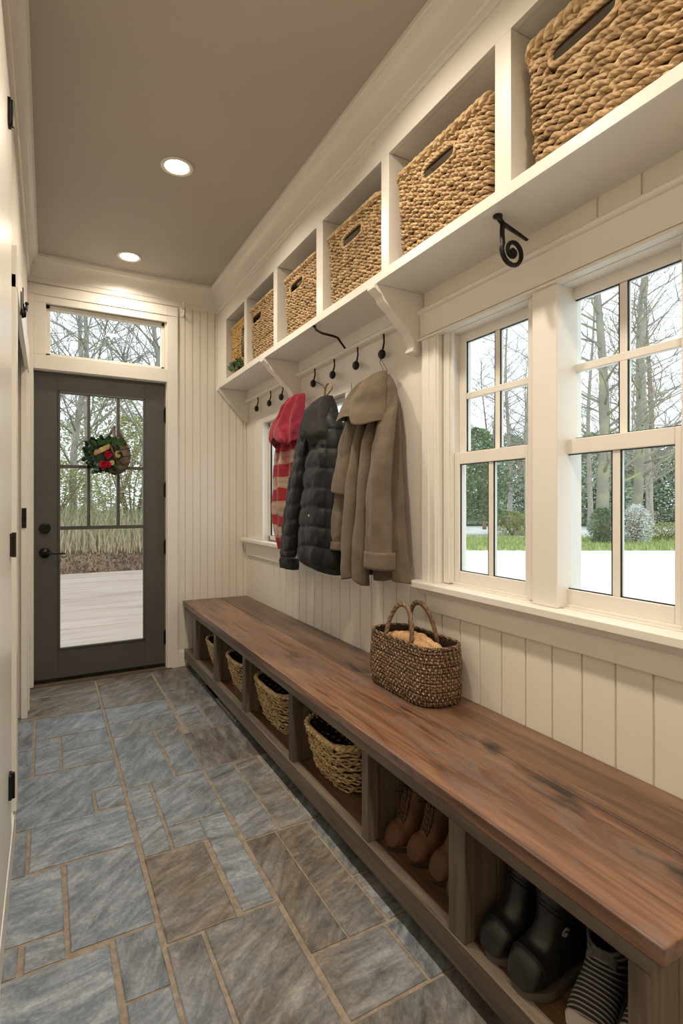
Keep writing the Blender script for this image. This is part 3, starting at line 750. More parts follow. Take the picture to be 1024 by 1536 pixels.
mb = MB(); mb.tube([(1.158, 3.40, ZS1 + .26), (1.15, 3.42, ZS1 + .28), (1.15, 3.45, ZS1 + .27), (1.152, 3.455, ZS1 + .2), (1.153, 3.455, ZS1 + .09)], [.010, .013, .013, .016, .014], 8, uv=True)
mb.tube([(1.155, 3.42, ZS1 + .25), (1.153, 3.425, ZS1 + .18), (1.155, 3.425, ZS1 + .09)], [.012, .015, .012], 8, uv=True); mb.build('strap', DARKWEAVE, farb, smooth=True)
LEAF = mat('green_leaf', (.02, .055, .012), (.06, .13, .03), rough=.45, scale=25)
LEAF2 = mat('dark_green_leaf', (.012, .03, .012), (.03, .07, .025), rough=.45, scale=25)
def leafmesh(mb, c, d, up, L, w, bend=.2, m=0):
    d = Vector(d).normalized(); s = d.cross(Vector(up)); s = s.normalized() if s.length > 1e-4 else Vector((1, 0, 0)); n = s.cross(d)
    c = Vector(c); b = len(mb.v); K = 4
    for i in range(K + 1):
        t = i / K; ww = w * math.sin(PI * min(t * .93 + .07, 1)) * .5 + .0005
        p = c + d * (L * t) - n * (bend * L * t * t)
        for q in (-1, 0, 1): mb.v.append(tuple(p + s * (q * ww) + n * (abs(q) * ww * .35)))
    for i in range(K):
        for q in (0, 1):
            a = b + i * 3 + q; mb.face([a, a + 1, a + 4, a + 3], m)
t = thing('leafy_sprig', 'small green leafy sprig in a brown pot at the far end of the shelf', 'plant', (1.142, 3.56, ZS1), None)
mb = MB(); rnd = random.Random(5)
for i in range(60):
    y = rnd.uniform(3.46, 3.68); a = rnd.uniform(-1.2, 1.2)
    leafmesh(mb, (1.142 + rnd.uniform(-.004, .01), y, ZS1 + .03 + rnd.random() * .02), (-.12 * rnd.random(), math.sin(a), math.cos(a) * .8), (1, 0, 0), rnd.uniform(.035, .06), .018, .4)
mb.build('leaves', LEAF, t, smooth=True)
mb = MB(); mb.lathe([(.001, 0), (.013, 0), (.017, .035), (.015, .036), (.001, .03)], (1.146, 3.56, ZS1), 'z', 16); mb.build('pot', mat('brown_clay', (.09, .05, .03)), t, smooth=True)

# ------------------------------------------------------------------ bench
XB = .885; bench = thing('storage_bench', 'long dark wood storage bench with open cubbies along the right wall', 'bench', (1.12, 2.2, 0))
mb = MB(); mb.box(.868, 1.136, .50, 3.985, .448, .482); mb.build('top_board', TOPW, bench, bevel=.004)
mb = MB(); mb.box(1.141, W - .007, .503, 3.985, .448, .480); mb.build('top_board', TOPW2, bench, bevel=.004)
mb = MB(); mb.box(XB, XB + .03, .5245, 3.985, .405, .448); mb.build('apron', BODYW, bench, bevel=.002)
mb = MB(); mb.box(XB - .006, XB + .03, .522, 3.985, .055, .128); mb.build('bottom_rail', BODYW, bench, bevel=.003)
mb = MB(); mb.box(XB + .03, W - .012, .54, 3.985, .10, .122); mb.build('shelf_board', INW, bench)
mb = MB(); mb.box(W - .03, W - .012, .54, 3.985, .122, .448); mb.build('back_panel', PANW, bench)
for a, b in ((.53, .572), (.985, 1.045), (1.43, 1.468), (2.02, 2.06), (2.62, 2.665), (3.16, 3.21), (3.66, 3.72)):
    mb = MB(); mb.box(XB - .002, XB + .038, a, b, .128, .406); mb.build('upright', PANW, bench, bevel=.002)
    mb = MB()
    x = XB + .038
    while x < W - .04:
        x2 = min(x + .075, W - .031); mb.box(x + .001, x2 - .001, a + .006, b - .006, .122, .448); x = x2
    mb.build('divider_panel', PANW, bench, bevel=.0015, seg=1)
mb = MB()
x = XB - .002
while x < W - .02:
    x2 = min(x + .07, W - .012); mb.box(x + .001, x2 - .001, .524, .532, .055, .448); x = x2
mb.build('end_panel', PANW, bench, bevel=.0015, seg=1)
mb = MB(); mb.box(XB + .05, W - .02, .56, 3.98, .0, .1); mb.build('plinth', BODYW, bench)

BB = [((1.095, 3.45, .1225), .165, .17, .16, 'straw basket in the farthest bench cubby', .0155, 4), ((1.095, 2.965, .1225), .17, .175, .175, 'straw basket in the second bench cubby from the far end', .0155, 5),
      ((1.09, 2.415, .1225), .175, .205, .19, 'straw basket in the third bench cubby from the far end', .016, 6), ((1.09, 1.835, .1225), .178, .175, .18, 'straw basket in the bench cubby next to the brown boots', .0165, 7)]
for c, hx, hy, h, lab, rh, sd in BB:
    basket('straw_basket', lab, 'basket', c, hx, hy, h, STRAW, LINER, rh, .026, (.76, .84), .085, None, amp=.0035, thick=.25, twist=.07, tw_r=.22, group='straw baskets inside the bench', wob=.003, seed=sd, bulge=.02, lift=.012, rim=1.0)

# tote on the bench
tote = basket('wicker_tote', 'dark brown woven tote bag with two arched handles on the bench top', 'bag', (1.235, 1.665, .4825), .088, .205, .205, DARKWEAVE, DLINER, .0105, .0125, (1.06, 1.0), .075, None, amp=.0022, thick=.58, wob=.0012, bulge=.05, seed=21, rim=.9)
HN = fibre('wrapped_handle_cane', (.07, .035, .018), (.15, .085, .04), (.26, .165, .085), freq=120, rough=.45)
for xx, lean in ((1.165, -.012), (1.30, .01)):
    P = []; cy = 1.68
    for i in range(25):
        a = PI * i / 24; P.append((xx + (1.235 - xx) * .45 * math.sin(a) , cy + .085 * math.cos(a) * (1 + .08 * math.sin(a)), .62 + .005 + .185 * math.sin(a) ** .9 if 0 < i < 24 else .60))
    mb = MB(); mb.tube(P, .0085, 10, uv=True, flat=(1.25, .8)); mb.build('handle', HN, tote, smooth=True)
roll = thing('wicker_roll', 'tan woven lining cloth rolled inside the dark tote bag', 'cloth', (1.235, 1.66, .61))
mb = MB()
for k, (x, z) in enumerate(((1.205, .655), (1.245, .65))):
    P = [(x + .004 * math.sin(i * .8), 1.50 + .30 * i / 20, z + .02 * math.sin(PI * i / 20) + .003 * math.sin(i * 2.1 + k)) for i in range(21)]
    mb.tube(P, [.012 + .018 * math.sin(PI * i / 20) ** .5 for i in range(21)], 14, uv=True)
mb.build('cloth_roll', fibre('tan_wicker', (.30, .15, .06), (.48, .27, .12), (.62, .40, .20), freq=300), roll, smooth=True)

# ------------------------------------------------------------------ footwear
def shoe_loft(side, wid, ztrans, n=20, k=40, flare=0):
    """side: list of (front/top point (x,z), back/bottom point (x,z), halfwidth); smooth interpolated. x: toe at 0, heel at +"""
    def cr(p0, p1, p2, p3, t):
        return .5 * ((2 * p1) + (-p0 + p2) * t + (2 * p0 - 5 * p1 + 4 * p2 - p3) * t * t + (-p0 + 3 * p1 - 3 * p2 + p3) * t ** 3)
    rows = [(a[0], a[1], b[0], b[1], w) for a, b, w in side]
    out = []
    for s in range(len(rows) - 1):
        q = [rows[max(s - 1, 0)], rows[s], rows[s + 1], rows[min(s + 2, len(rows) - 1)]]
        m = 5
        for j in range(m + (1 if s == len(rows) - 2 else 0)):
            out.append([cr(*(r[i] for r in q), j / m) for i in range(5)])
    rings = []
    for ax, az, bx, bz, w in out:
        ring = []
        for i in range(n):
            a = 2 * PI * i / n
            cc, ss = math.cos(a), math.sin(a)
            e = .8
            c2 = math.copysign(abs(cc) ** e, cc); s2 = math.copysign(abs(ss) ** e, ss)
            u = (1 + c2) / 2
            ring.append((ax * u + bx * (1 - u), w * s2, az * u + bz * (1 - u)))
        rings.append(ring)
    return rings, out
def tosh(rings, ox, oy, oz, yaw=0, s=1):
    c, q = math.cos(yaw), math.sin(yaw)
    return [[(ox + s * (p[0] * c - p[1] * q), oy + s * (p[0] * q + p[1] * c), oz + s * p[2]) for p in r] for r in rings]
def outline_sole(L, w, z0, z1, n=30, heelw=.8, waist=.86, off=0):
    """closed sole outline polygon rings"""
    pts = []
    def hw(t):
        if t < .3: b = max(math.sin(t / .3 * PI / 2), 0) ** .6
        elif t < .62: b = 1 - (1 - waist) * math.sin((t - .3) / .32 * PI / 2)
        elif t < .85: b = waist + (heelw - waist) * ((t - .62) / .23)
        else: b = heelw * max(math.cos((t - .85) / .15 * PI / 2), 0) ** .55
        return w * b + off
    for i in range(n): pts.append((-off + (L + 2 * off) * (1 - math.cos(PI * i / n)) / 2, hw((1 - math.cos(PI * i / n)) / 2)))
    for i in range(n, 0, -1): pts.append((-off + (L + 2 * off) * (1 - math.cos(PI * i / n)) / 2, -hw((1 - math.cos(PI * i / n)) / 2)))
    return [[(x, y, z0) for x, y in pts], [(x, y, z1) for x, y in pts]]
ZB = .1225
def work_boot(x, y, yaw, lab, h=.19, s=1.0, laces=True, matl=None):
    t = thing('work_boot', lab, 'boot', (x, y, ZB))
    lea = matl or mat('tan_nubuck', (.085, .036, .012), (.15, .066, .024), rough=.65, scale=14, bump=.25, bscale=70)
    side = [((.004, .030), (.0, .022), .012), ((.010, .058), (.003, .016), .031), ((.028, .076), (.035, .014), .042), ((.046, .084), (.085, .014), .043), ((.060, .102), (.13, .014), .040), ((.068, .128), (.185, .014), .037), ((.074, .155), (.205, .05), .036), ((.080, .182), (.21, .10), .038), ((.086, h * .98), (.212, .15), .041), ((.090, h + .04), (.216, h), .044)]
    rg, _ = shoe_loft(side, 1, 0)
    rg = tosh(rg, x, y, ZB, yaw, s); m = MB(); m.rings(rg, cap1=False)
    inner = [[((p[0] - sum(a[0] for a in rg[-1]) / 20) * .86 + sum(a[0] for a in rg[-1]) / 20, (p[1] - y) * .86 + y if False else (p[1] - sum(a[1] for a in rg[-1]) / 20) * .86 + sum(a[1] for a in rg[-1]) / 20, p[2]) for p in rg[-1]]]
    low = [(p[0], p[1], p[2] - .06) for p in inner[0]]
    m.rings([rg[-1], inner[0], low], cap0=False)
    m.build('upper', lea, t, smooth=True)
    so = MB(); so.rings(tosh(outline_sole(.215, .046, 0, .017), x, y, ZB, yaw, s)); so.build('sole', mat('dark_sole', (.035, .02, .012), rough=.7), t, bevel=.002)
    we = MB(); we.rings(tosh(outline_sole(.213, .0435, .0172, .023), x, y, ZB, yaw, s)); we.build('welt', mat('welt_brown', (.10, .05, .02), rough=.6), t)
    if laces:
        lm = MB(); c, q = math.cos(yaw), math.sin(yaw)
        K = [(.047, .088), (.056, .099), (.062, .115), (.067, .132), (.071, .150), (.076, .170), (.080, .192)]
        def pt(a, yy, b): return (x + s * (a * c - yy * q), y + s * (a * q + yy * c), ZB + s * b)
        for i in range(len(K) - 1):
            for sg in (1, -1):
                a, b = K[i], K[i + 1]
                lm.tube([pt(a[0] - .000, .020 * sg, a[1] - .004), pt((a[0] + b[0]) / 2 - .005, 0, (a[1] + b[1]) / 2 + .008), pt(b[0] - .0, -.020 * sg, b[1] - .004)], .0024, 6)
        for sg in (1, -1):
            lm.tube([pt(.076, 0, .190), pt(.060, .02 * sg, .194), pt(.05, .030 * sg, .17), pt(.070, .01 * sg, .172)], .0022, 6)
        lm.build('laces', mat('dark_lace', (.05, .03, .015), rough=.8), t, smooth=True)
        to = MB(); to.rings(tosh([[(a - .004 + dx, yy, b + dz) for (yy, dx, dz) in ((-.018, 0, -.004), (.018, 0, -.004), (.018, .004, -.008), (-.018, .004, -.008))] for a, b in K], x, y, ZB, yaw, s)); to.build('tongue', lea, t, smooth=False)
    return t
work_boot(.925, 1.378, .0, 'brown laced leather boot, leftmost and partly behind its partner', s=.93)
work_boot(.945, 1.288, -.02, 'brown laced leather boot in front, second from the left in its cubby', s=.96)
CH = mat('dark_tan_suede', (.085, .04, .017), (.14, .068, .03), rough=.75, scale=14, bump=.25, bscale=80)
work_boot(.955, 1.192, .02, 'tall brown boot without laces, third from the left in its cubby', h=.215, laces=False, s=.96, matl=CH)
work_boot(.945, 1.103, .03, 'brown boot half hidden behind the wide upright', h=.20, laces=False, s=.93, matl=CH)

def rubber_boot(x, y, yaw, lab, lean=0):
    t = thing('rubber_boot', lab, 'boot', (x, y, ZB), 'pair of tall black rubber boots')
    side = [((.003, .045), (.0, .026), .014), ((.008, .070), (.002, .020), .034), ((.026, .088), (.035, .018), .044), ((.048, .096), (.085, .018), .046), ((.064, .112), (.14, .018), .042), ((.074, .136), (.195, .018), .038), ((.078, .162), (.205, .06), .038), ((.079, .19), (.205, .11), .040), ((.078, .22), (.205, .18), .042), ((.076, .26), (.206, .24), .045), ((.073, .31), (.208, .31), .048)]
    rg, _ = shoe_loft(side, 1, 0)
    m = MB(); R = tosh(rg, x, y, ZB, yaw); m.rings(R, cap1=False)
    cx = sum(a[0] for a in R[-1]) / 20; cy = sum(a[1] for a in R[-1]) / 20
    inn = [((p[0] - cx) * .9 + cx, (p[1] - cy) * .9 + cy, p[2]) for p in R[-1]]; m.rings([R[-1], inn, [(p[0], p[1], p[2] - .1) for p in inn]], cap0=False)
    m.build('shaft', RUBBERB, t, smooth=True)
    for j, g in ((11, .0015), (31, .0025), (33, .002)):
        if j < len(rg):
            cxx = sum(p[0] for p in rg[j]) / 20; czz = sum(p[2] for p in rg[j]) / 20
            P = [(cxx + (p[0] - cxx) * 1.015, p[1] * 1.015, czz + (p[2] - czz) * 1.015) for p in rg[j]]
            P = tosh([P], x, y, ZB, yaw)[0]; m = MB(); m.tube(P, g, 6, closed=True); m.build('moulded_band', RUBBERB, t, smooth=True)
    so = MB(); so.rings(tosh(outline_sole(.215, .0495, 0, .022), x, y, ZB, yaw)); so.build('sole', mat('grey_sole', (.09, .078, .062), (.12, .1, .08), rough=.75, scale=30), t, bevel=.003)
    if y < .85:
        m = MB(); c0 = (.105, .0475, .125)
        for i in range(5):
            a = -.6 + i * .6; m.sphere((x + c0[0] + .010 * math.cos(a + 1.2), y - .0415, ZB + c0[2] + .010 * math.sin(a + 1.2)), .0035, 8, 5, sc=(1, .4, 1))
        m.sphere((x + .105, y - .041, ZB + .122), .006, 10, 6, sc=(1.2, .4, .8)); m.build('paw_mark', mat('pale_mark', (.28, .27, .25), rough=.6), t, smooth=True)
    return t
rubber_boot(.905, .930, 0, 'tall black rubber boot on the left, beside the wide upright')
rubber_boot(.898, .834, .0, 'tall black rubber boot on the right with a small pale mark at the ankle')

def stripes(name):
    m, nt, b = ntree(name); L = nt.links
    uv = N(nt, 'ShaderNodeUVMap'); sep = N(nt, 'ShaderNodeSeparateXYZ'); L.new(uv.outputs[0], sep.inputs[0])
    tc = N(nt, 'ShaderNodeTexCoord'); no = N(nt, 'ShaderNodeTexNoise', Scale=30.0); L.new(tc.outputs['Object'], no.inputs['Vector'])
    a = N(nt, 'ShaderNodeMath', operation='MULTIPLY_ADD'); a.inputs[1].default_value = 1.2; L.new(no.outputs[0], a.inputs[0])
    c = N(nt, 'ShaderNodeMath', operation='MULTIPLY'); c.inputs[1].default_value = 2 * PI / .0085; L.new(sep.outputs[0], c.inputs[0]); L.new(c.outputs[0], a.inputs[2])
    s = N(nt, 'ShaderNodeMath', operation='SINE'); L.new(a.outputs[0], s.inputs[0])
    L.new(ramp(nt, [(.25, (.03, .028, .026)), (.6, (.34, .33, .30))], s.outputs[0]), b.inputs['Base Color'])
    b.inputs['Roughness'].default_value = .85
    bp = N(nt, 'ShaderNodeBump', Strength=.7, Distance=.003); L.new(s.outputs[0], bp.inputs['Height']); L.new(bp.outputs[0], b.inputs['Normal'])
    return m
STR = stripes('ribbed_knit'); KN = mat('grey_knit_lining', (.10, .095, .085), (.15, .14, .125), rough=.9, scale=120, bump=.5, bscale=200)
def sneaker(x, y, yaw, lab):
    t = thing('knit_sneaker', lab, 'shoe', (x, y, ZB), None)
    side = [((.004, .030), (.0, .022), .016), ((.010, .046), (.003, .016), .034), ((.026, .060), (.035, .014), .043), ((.046, .074), (.08, .014), .043), ((.066, .088), (.13, .014), .041), ((.082, .100), (.19, .014), .040), ((.094, .110), (.236, .03), .040), ((.102, .117), (.246, .07), .041), ((.107, .121), (.244, .115), .042), ((.110, .123), (.238, .155), .042)]
    rg, _ = shoe_loft(side, 1, 0, n=28)
    R = tosh(rg, x, y, ZB, yaw); m = MB()
    uvs = [0]
    for a, b in zip(rg[:-1], rg[1:]): uvs.append(uvs[-1] + math.dist(a[0], b[0]))
    m.rings(R, cap1=False, uvs=uvs); m.build('upper', STR, t, smooth=True)
    m = MB(); n = len(R[-1]); cx = sum(a[0] for a in R[-1]) / n; cy = sum(a[1] for a in R[-1]) / n
    def sh(k, dz): return [((p[0] - cx) * k + cx, (p[1] - cy) * k + cy, p[2] + dz) for p in R[-1]]
    m.rings([sh(1.0, -.003), sh(1.05, .002), sh(1.0, .006), sh(.88, .002), sh(.82, -.03), sh(.75, -.09)], cap0=False); m.build('collar_lining', KN, t, smooth=True)
    m = MB(); m.rings(tosh([[(.100 + .014 * i / 6, yy, .106 + .012 * i / 6 + .01 * (1 - (yy / .03) ** 2)) for yy in [-.03 + .06 * j / 6 for j in range(7)]] + [(.104 + .014 * i / 6, yy, .102 + .012 * i / 6 + .01 * (1 - (yy / .03) ** 2)) for yy in [.03 - .06 * j / 6 for j in range(7)]] for i in range(7)], x, y, ZB, yaw)); m.build('tongue', KN, t, smooth=True)
    SL = mat('off_white_rubber', (.46, .40, .35), (.52, .46, .41), rough=.55, scale=20)
    so = MB(); so.rings(tosh(outline_sole(.245, .048, 0, .030), x, y, ZB, yaw)); so.build('sole', SL, t, bevel=.005)
    m = MB(); cap = []
    for ring in rg[:9]:
        cxx = sum(p[0] for p in ring) / 28; czz = sum(p[2] for p in ring) / 28
        cap.append([(cxx + (p[0] - cxx) * 1.05 - .0015, p[1] * 1.05, min(czz + (p[2] - czz) * 1.05, .050 + .2 * max(0, .02 - p[0]))) for p in ring])
    m.rings(tosh(cap, x, y, ZB, yaw)); m.build('toe_cap', SL, t, smooth=True)
    m = MB(); ol = outline_sole(.245, .0488, .008, .024, n=30, off=.0012)[0]; pts = ol[-9:] + ol[1:9]; rr = []
    for p in pts: rr.append([(p[0], p[1], .009), (p[0], p[1], .023), (p[0] + .002, p[1] * .96, .023), (p[0] + .002, p[1] * .96, .009)])
    m.rings(tosh(rr, x, y, ZB, yaw)); m.build('toe_stripe', mat('slate_blue_rubber', (.06, .065, .085), rough=.6), t)
    return t
sneaker(.925, .690, .32, 'striped grey knit high-top sneaker, fully visible left one of the pair')
sneaker(.945, .598, .3, 'striped grey knit sneaker half hidden behind the bench end post')

# ------------------------------------------------------------------ coats
def crv(rows, m):
    out = []
    for s in range(len(rows) - 1):
        q = [rows[max(s - 1, 0)], rows[s], rows[s + 1], rows[min(s + 2, len(rows) - 1)]]
        for j in range(m + (1 if s == len(rows) - 2 else 0)):
            t = j / m
            out.append([.5 * ((2 * q[1][i]) + (-q[0][i] + q[2][i]) * t + (2 * q[0][i] - 5 * q[1][i] + 4 * q[2][i] - q[3][i]) * t * t + (-q[0][i] + 3 * q[1][i] - 3 * q[2][i] + q[3][i]) * t ** 3) for i in range(len(rows[0]))])
    return out
def cloth(rows, n=56, m=8, folds=(), wr=.004, wf=14, quilt=None, hem=None, cap0=True, cap1=True, flatback=.35, seed=0, pw=.75, lining=True, qphase=0):
    """rows: (z, y_mid, x_mid, half_y, half_x). folds: (amp, freq, phase, drift)"""
    R = crv(rows, m); rings = []; K = len(R)
    for k, (z, ym, xm, hy, hx) in enumerate(R):
        ring = []; t = k / (K - 1)
        for i in range(n):
            a = 2 * PI * i / n; c, s = math.cos(a), math.sin(a)
            c2 = math.copysign(abs(c) ** pw, c); s2 = math.copysign(abs(s) ** pw, s)
            f = 0
            for A, F, P, Dr in folds:
                f += A * math.cos(F * c2 * PI + P + Dr * t) * (abs(s) ** .5) * min(1, t * 3 + .15)
            q = 0
            if quilt:
                pt, qa = quilt
                zz = (z + qphase + .006 * math.sin(c * 3 + seed)) / pt
                q = qa * (abs(math.sin(PI * zz)) ** .26 - .7)
            y = ym + c2 * (hy + q); x = xm - s2 * ((hx + q) if s > 0 else hx * flatback) - (f if s > 0 else -f * .2)
            nz = mnoise.noise(Vector((x * wf, y * wf + seed * 7, z * wf * .7))) * wr
            nz2 = mnoise.noise(Vector((x * wf * 2.6, y * wf * 2.6 + seed * 3, z * wf * 2))) * wr * .5
            nz += nz2
            zz2 = z
            if hem and t > .9: zz2 += hem(c2) * (t - .9) / .1
            ring.append((x - s2 * nz if s > 0 else x, y + c2 * nz, zz2))
        rings.append(ring)
    if lining:
        e = rings[-1]; cx = sum(p[0] for p in e) / n; cy = sum(p[1] for p in e) / n
        rings.append([((p[0] - cx) * .92 + cx, (p[1] - cy) * .95 + cy, p[2] + .001) for p in e]); rings.append([((p[0] - cx) * .6 + cx, (p[1] - cy) * .75 + cy, p[2] + .03) for p in e])
    mb = MB(); mb.rings(rings, cap0=cap0, cap1=cap1); return mb

CANV = mat('taupe_canvas', (.105, .078, .051), (.15, .112, .075), rough=.85, scale=9, bump=.5, bscale=17, sheen=.1, bdist=.012)
CANV2 = mat('dark_taupe_lining', (.07, .052, .036), (.10, .075, .052), rough=.9, scale=9, bump=.2, bscale=200)
tan = thing('canvas_coat', 'long taupe canvas coat with wide collar flap, rightmost of the hanging coats', 'coat', (1.28, 1.95, .87))
body = [(1.765, 1.975, 1.318, .022, .02), (1.70, 1.965, 1.312, .07, .035), (1.60, 1.965, 1.305, .105, .045), (1.45, 1.962, 1.30, .12, .05), (1.25, 1.958, 1.297, .138, .055), (1.05, 1.952, 1.295, .158, .055), (.94, 1.948, 1.295, .177, .055), (.875, 1.943, 1.295, .182, .055)]
cloth(body, n=120, m=9, folds=((.020, 3.1, .6, .8), (.011, 5.3, 1.9, -1.0)), wr=.006, wf=9, hem=lambda c: .008 * math.sin(c * 7), seed=1).build('body', CANV, tan, smooth=True)
# centre front panels hanging as two long pleats
cloth([(1.60, 2.045, 1.245, .022, .02), (1.45, 2.05, 1.215, .034, .03), (1.25, 2.06, 1.20, .041, .036), (1.0, 2.078, 1.192, .048, .04), (.86, 2.08, 1.192, .047, .038)], n=48, m=10, wr=.008, wf=8, seed=2, hem=lambda c: -.01 * c).build('front_panel', CANV, tan, smooth=True)
cloth([(1.60, 1.955, 1.245, .018, .02), (1.45, 1.955, 1.212, .026, .03), (1.25, 1.962, 1.198, .034, .036), (1.0, 1.968, 1.188, .038, .04), (.86, 1.968, 1.19, .045, .038)], n=48, m=10, wr=.008, wf=8, seed=3, hem=lambda c: .012 * c).build('front_panel', CANV, tan, smooth=True)
# left sleeve: shoulder cape falls over a narrower lower arm
cloth([(1.70, 2.06, 1.27, .02, .02), (1.62, 2.10, 1.258, .05, .04), (1.50, 2.145, 1.246, .070, .052), (1.36, 2.175, 1.238, .080, .056), (1.245, 2.20, 1.232, .084, .056)], n=56, m=10, wr=.009, wf=9, seed=4, hem=lambda c: .015 * c).build('sleeve', CANV, tan, smooth=True)
cloth([(1.30, 2.215, 1.245, .055, .036), (1.15, 2.245, 1.24, .060, .038), (1.05, 2.262, 1.24, .058, .038), (.995, 2.268, 1.24, .060, .038)], n=48, m=9, wr=.008, wf=14, seed=5).build('lower_sleeve', CANV, tan, smooth=True)
mb = MB(); 
cloth([(1.012, 2.267, 1.24, .064, .042), (.972, 2.269, 1.24, .065, .043)], n=48, m=4, wr=.001, seed=5).build('cuff', CANV, tan, smooth=True)
# right sleeve, big turned cuff
cloth([(1.70, 1.935, 1.305, .03, .02), (1.62, 1.905, 1.292, .05, .03), (1.52, 1.875, 1.255, .052, .042), (1.30, 1.850, 1.212, .062, .05), (1.10, 1.838, 1.202, .070, .052), (.99, 1.835, 1.198, .074, .050)], n=56, m=10, wr=.009, wf=11, seed=6, folds=((.006, 1.6, .4, 1.2),)).build('sleeve', CANV, tan, smooth=True)
cloth([(1.0, 1.833, 1.200, .085, .060), (.93, 1.833, 1.200, .088, .062)], n=56, m=5, wr=.001, seed=6).build('cuff', CANV, tan, smooth=True)
# collar / hood: folded flap with a forward brim
col = [(1.785, 1.978, 1.315, .012, .012), (1.76, 1.985, 1.295, .040, .045), (1.72, 2.005, 1.275, .085, .075), (1.68, 2.015, 1.26, .115, .09), (1.63, 2.015, 1.25, .125, .10), (1.585, 2.01, 1.238, .140, .105), (1.558, 2.005, 1.232, .150, .11)]
cloth(col, n=90, m=8, folds=((.013, 2.1, 2.4, .8),), wr=.010, wf=10, hem=lambda c: .03 * c + .018 * math.cos(c * 5.5), seed=8, pw=.8, flatback=.25).build('collar', CANV, tan, smooth=True)
cloth([(1.775, 1.985, 1.31, .012, .012), (1.745, 2.035, 1.30, .05, .03), (1.71, 2.10, 1.295, .08, .035), (1.685, 2.155, 1.285, .065, .035), (1.668, 2.17, 1.28, .050, .03)], n=48, m=8, wr=.006, seed=9, hem=lambda c: .03 * c).build('collar_wing', CANV, tan, smooth=True)
mb = MB(); mb.tube([(1.322, 2.028, 1.872), (1.31, 2.018, 1.83), (1.315, 1.985, 1.775), (1.318, 1.975, 1.79), (1.318, 2.016, 1.84), (1.322, 2.032, 1.872)], .0016, 6); mb.build('hanging_loop', CANV2, tan, smooth=True)

PUFF = mat('black_puffer_nylon', (.0065, .0068, .0075), (.011, .0115, .0125), spec=.3, rough=.55, scale=18, stretch=(1, 1, .4), bump=.55, bscale=38, sheen=.05, bdist=.006)
PUFD = mat('black_matte_lining', (.008, .0075, .007), (.013, .012, .011), rough=.8, scale=18, bump=.2, bscale=60)
puf = thing('puffer_jacket', 'black quilted puffer jacket hanging between the red plaid and taupe coats', 'jacket', (1.27, 2.55, .86))
QP = .098
cloth([(1.74, 2.49, 1.31, .03, .02), (1.68, 2.47, 1.29, .08, .045), (1.58, 2.445, 1.275, .135, .07), (1.42, 2.44, 1.265, .165, .085), (1.22, 2.455, 1.26, .185, .09), (1.02, 2.47, 1.255, .20, .09), (.90, 2.475, 1.255, .205, .085), (.865, 2.475, 1.26, .195, .075)], n=100, m=26, wr=.006, wf=10, quilt=(QP, .015), seed=11, hem=lambda c: .02 * c, pw=.7).build('body', PUFF, puf, smooth=True)
# front panel (right side of the zip) standing proud
cloth([(1.58, 2.41, 1.235, .05, .035), (1.42, 2.415, 1.215, .095, .05), (1.2, 2.43, 1.205, .12, .055), (1.0, 2.45, 1.20, .135, .055), (.905, 2.46, 1.205, .135, .05), (.885, 2.46, 1.21, .12, .04)], n=90, m=26, wr=.008, wf=14, quilt=(QP, .017), seed=12, hem=lambda c: .03 * c, pw=.62).build('front_panel', PUFF, puf, smooth=True)
# left sleeves
cloth([(1.66, 2.60, 1.27, .045, .04), (1.52, 2.67, 1.258, .07, .055), (1.36, 2.73, 1.252, .075, .058), (1.18, 2.80, 1.25, .072, .058), (1.0, 2.87, 1.25, .07, .056), (.90, 2.895, 1.25, .062, .05), (.875, 2.90, 1.25, .05, .042)], n=48, m=22, wr=.008, wf=14, quilt=(.085, .011), seed=13).build('sleeve', PUFF, puf, smooth=True)
cloth([(1.60, 2.56, 1.225, .035, .03), (1.45, 2.60, 1.205, .055, .042), (1.25, 2.655, 1.195, .062, .046), (1.05, 2.70, 1.19, .062, .046), (.93, 2.73, 1.19, .058, .044), (.90, 2.735, 1.19, .048, .036)], n=48, m=22, wr=.010, wf=16, quilt=(.085, .010), seed=14).build('front_placket', PUFF, puf, smooth=True)
cloth([(.885, 2.83, 1.225, .10, .045), (.855, 2.825, 1.225, .105, .048), (.825, 2.825, 1.225, .10, .044)], n=48, m=5, wr=.008, wf=20, seed=15).build('cuff', PUFD, puf, smooth=True)
cloth([(1.60, 2.34, 1.31, .035, .03), (1.4, 2.31, 1.31, .045, .035), (1.15, 2.29, 1.31, .05, .035), (.95, 2.275, 1.31, .05, .035), (.90, 2.27, 1.31, .045, .03)], n=40, m=12, wr=.006, quilt=(.085, .010), seed=16).build('sleeve', PUFF, puf, smooth=True)
cloth([(.905, 2.27, 1.30, .05, .04), (.86, 2.27, 1.30, .05, .04)], n=40, m=5, wr=.003, seed=17, folds=((.004, 9, 0, 0),)).build('cuff', PUFD, puf, smooth=True)
# hood
cloth([(1.765, 2.50, 1.315, .015, .015), (1.75, 2.50, 1.295, .045, .045), (1.70, 2.495, 1.275, .085, .08), (1.63, 2.485, 1.262, .12, .10), (1.55, 2.465, 1.252, .14, .105), (1.50, 2.45, 1.26, .12, .08)], n=64, m=8, folds=((.012, 2.3, 0, 1.0),), wr=.010, wf=12, seed=18, hem=lambda c: -.012 * (1 - c * c)).build('hood', PUFD, puf, smooth=True)
mb = MB()
for i in range(2): mb.tube([(1.262 - .045 * i, 2.555 - .1 * i, 1.70), (1.19, 2.52 - .03 * i, 1.60), (1.172, 2.525, 1.50), (1.165, 2.53, 1.44)], [.012, .012, .010, .007], 8)
mb.build('zip_edge', PUFD, puf, smooth=True)
mb = MB(); mb.lathe([(.001, -.004), (.006, -.003), (.007, 0)], (1.138, 2.40, 1.135), 'x', 14); mb.build('snap_button', mat('silver_snap', (.5, .5, .48), rough=.3, metal=.9), puf)
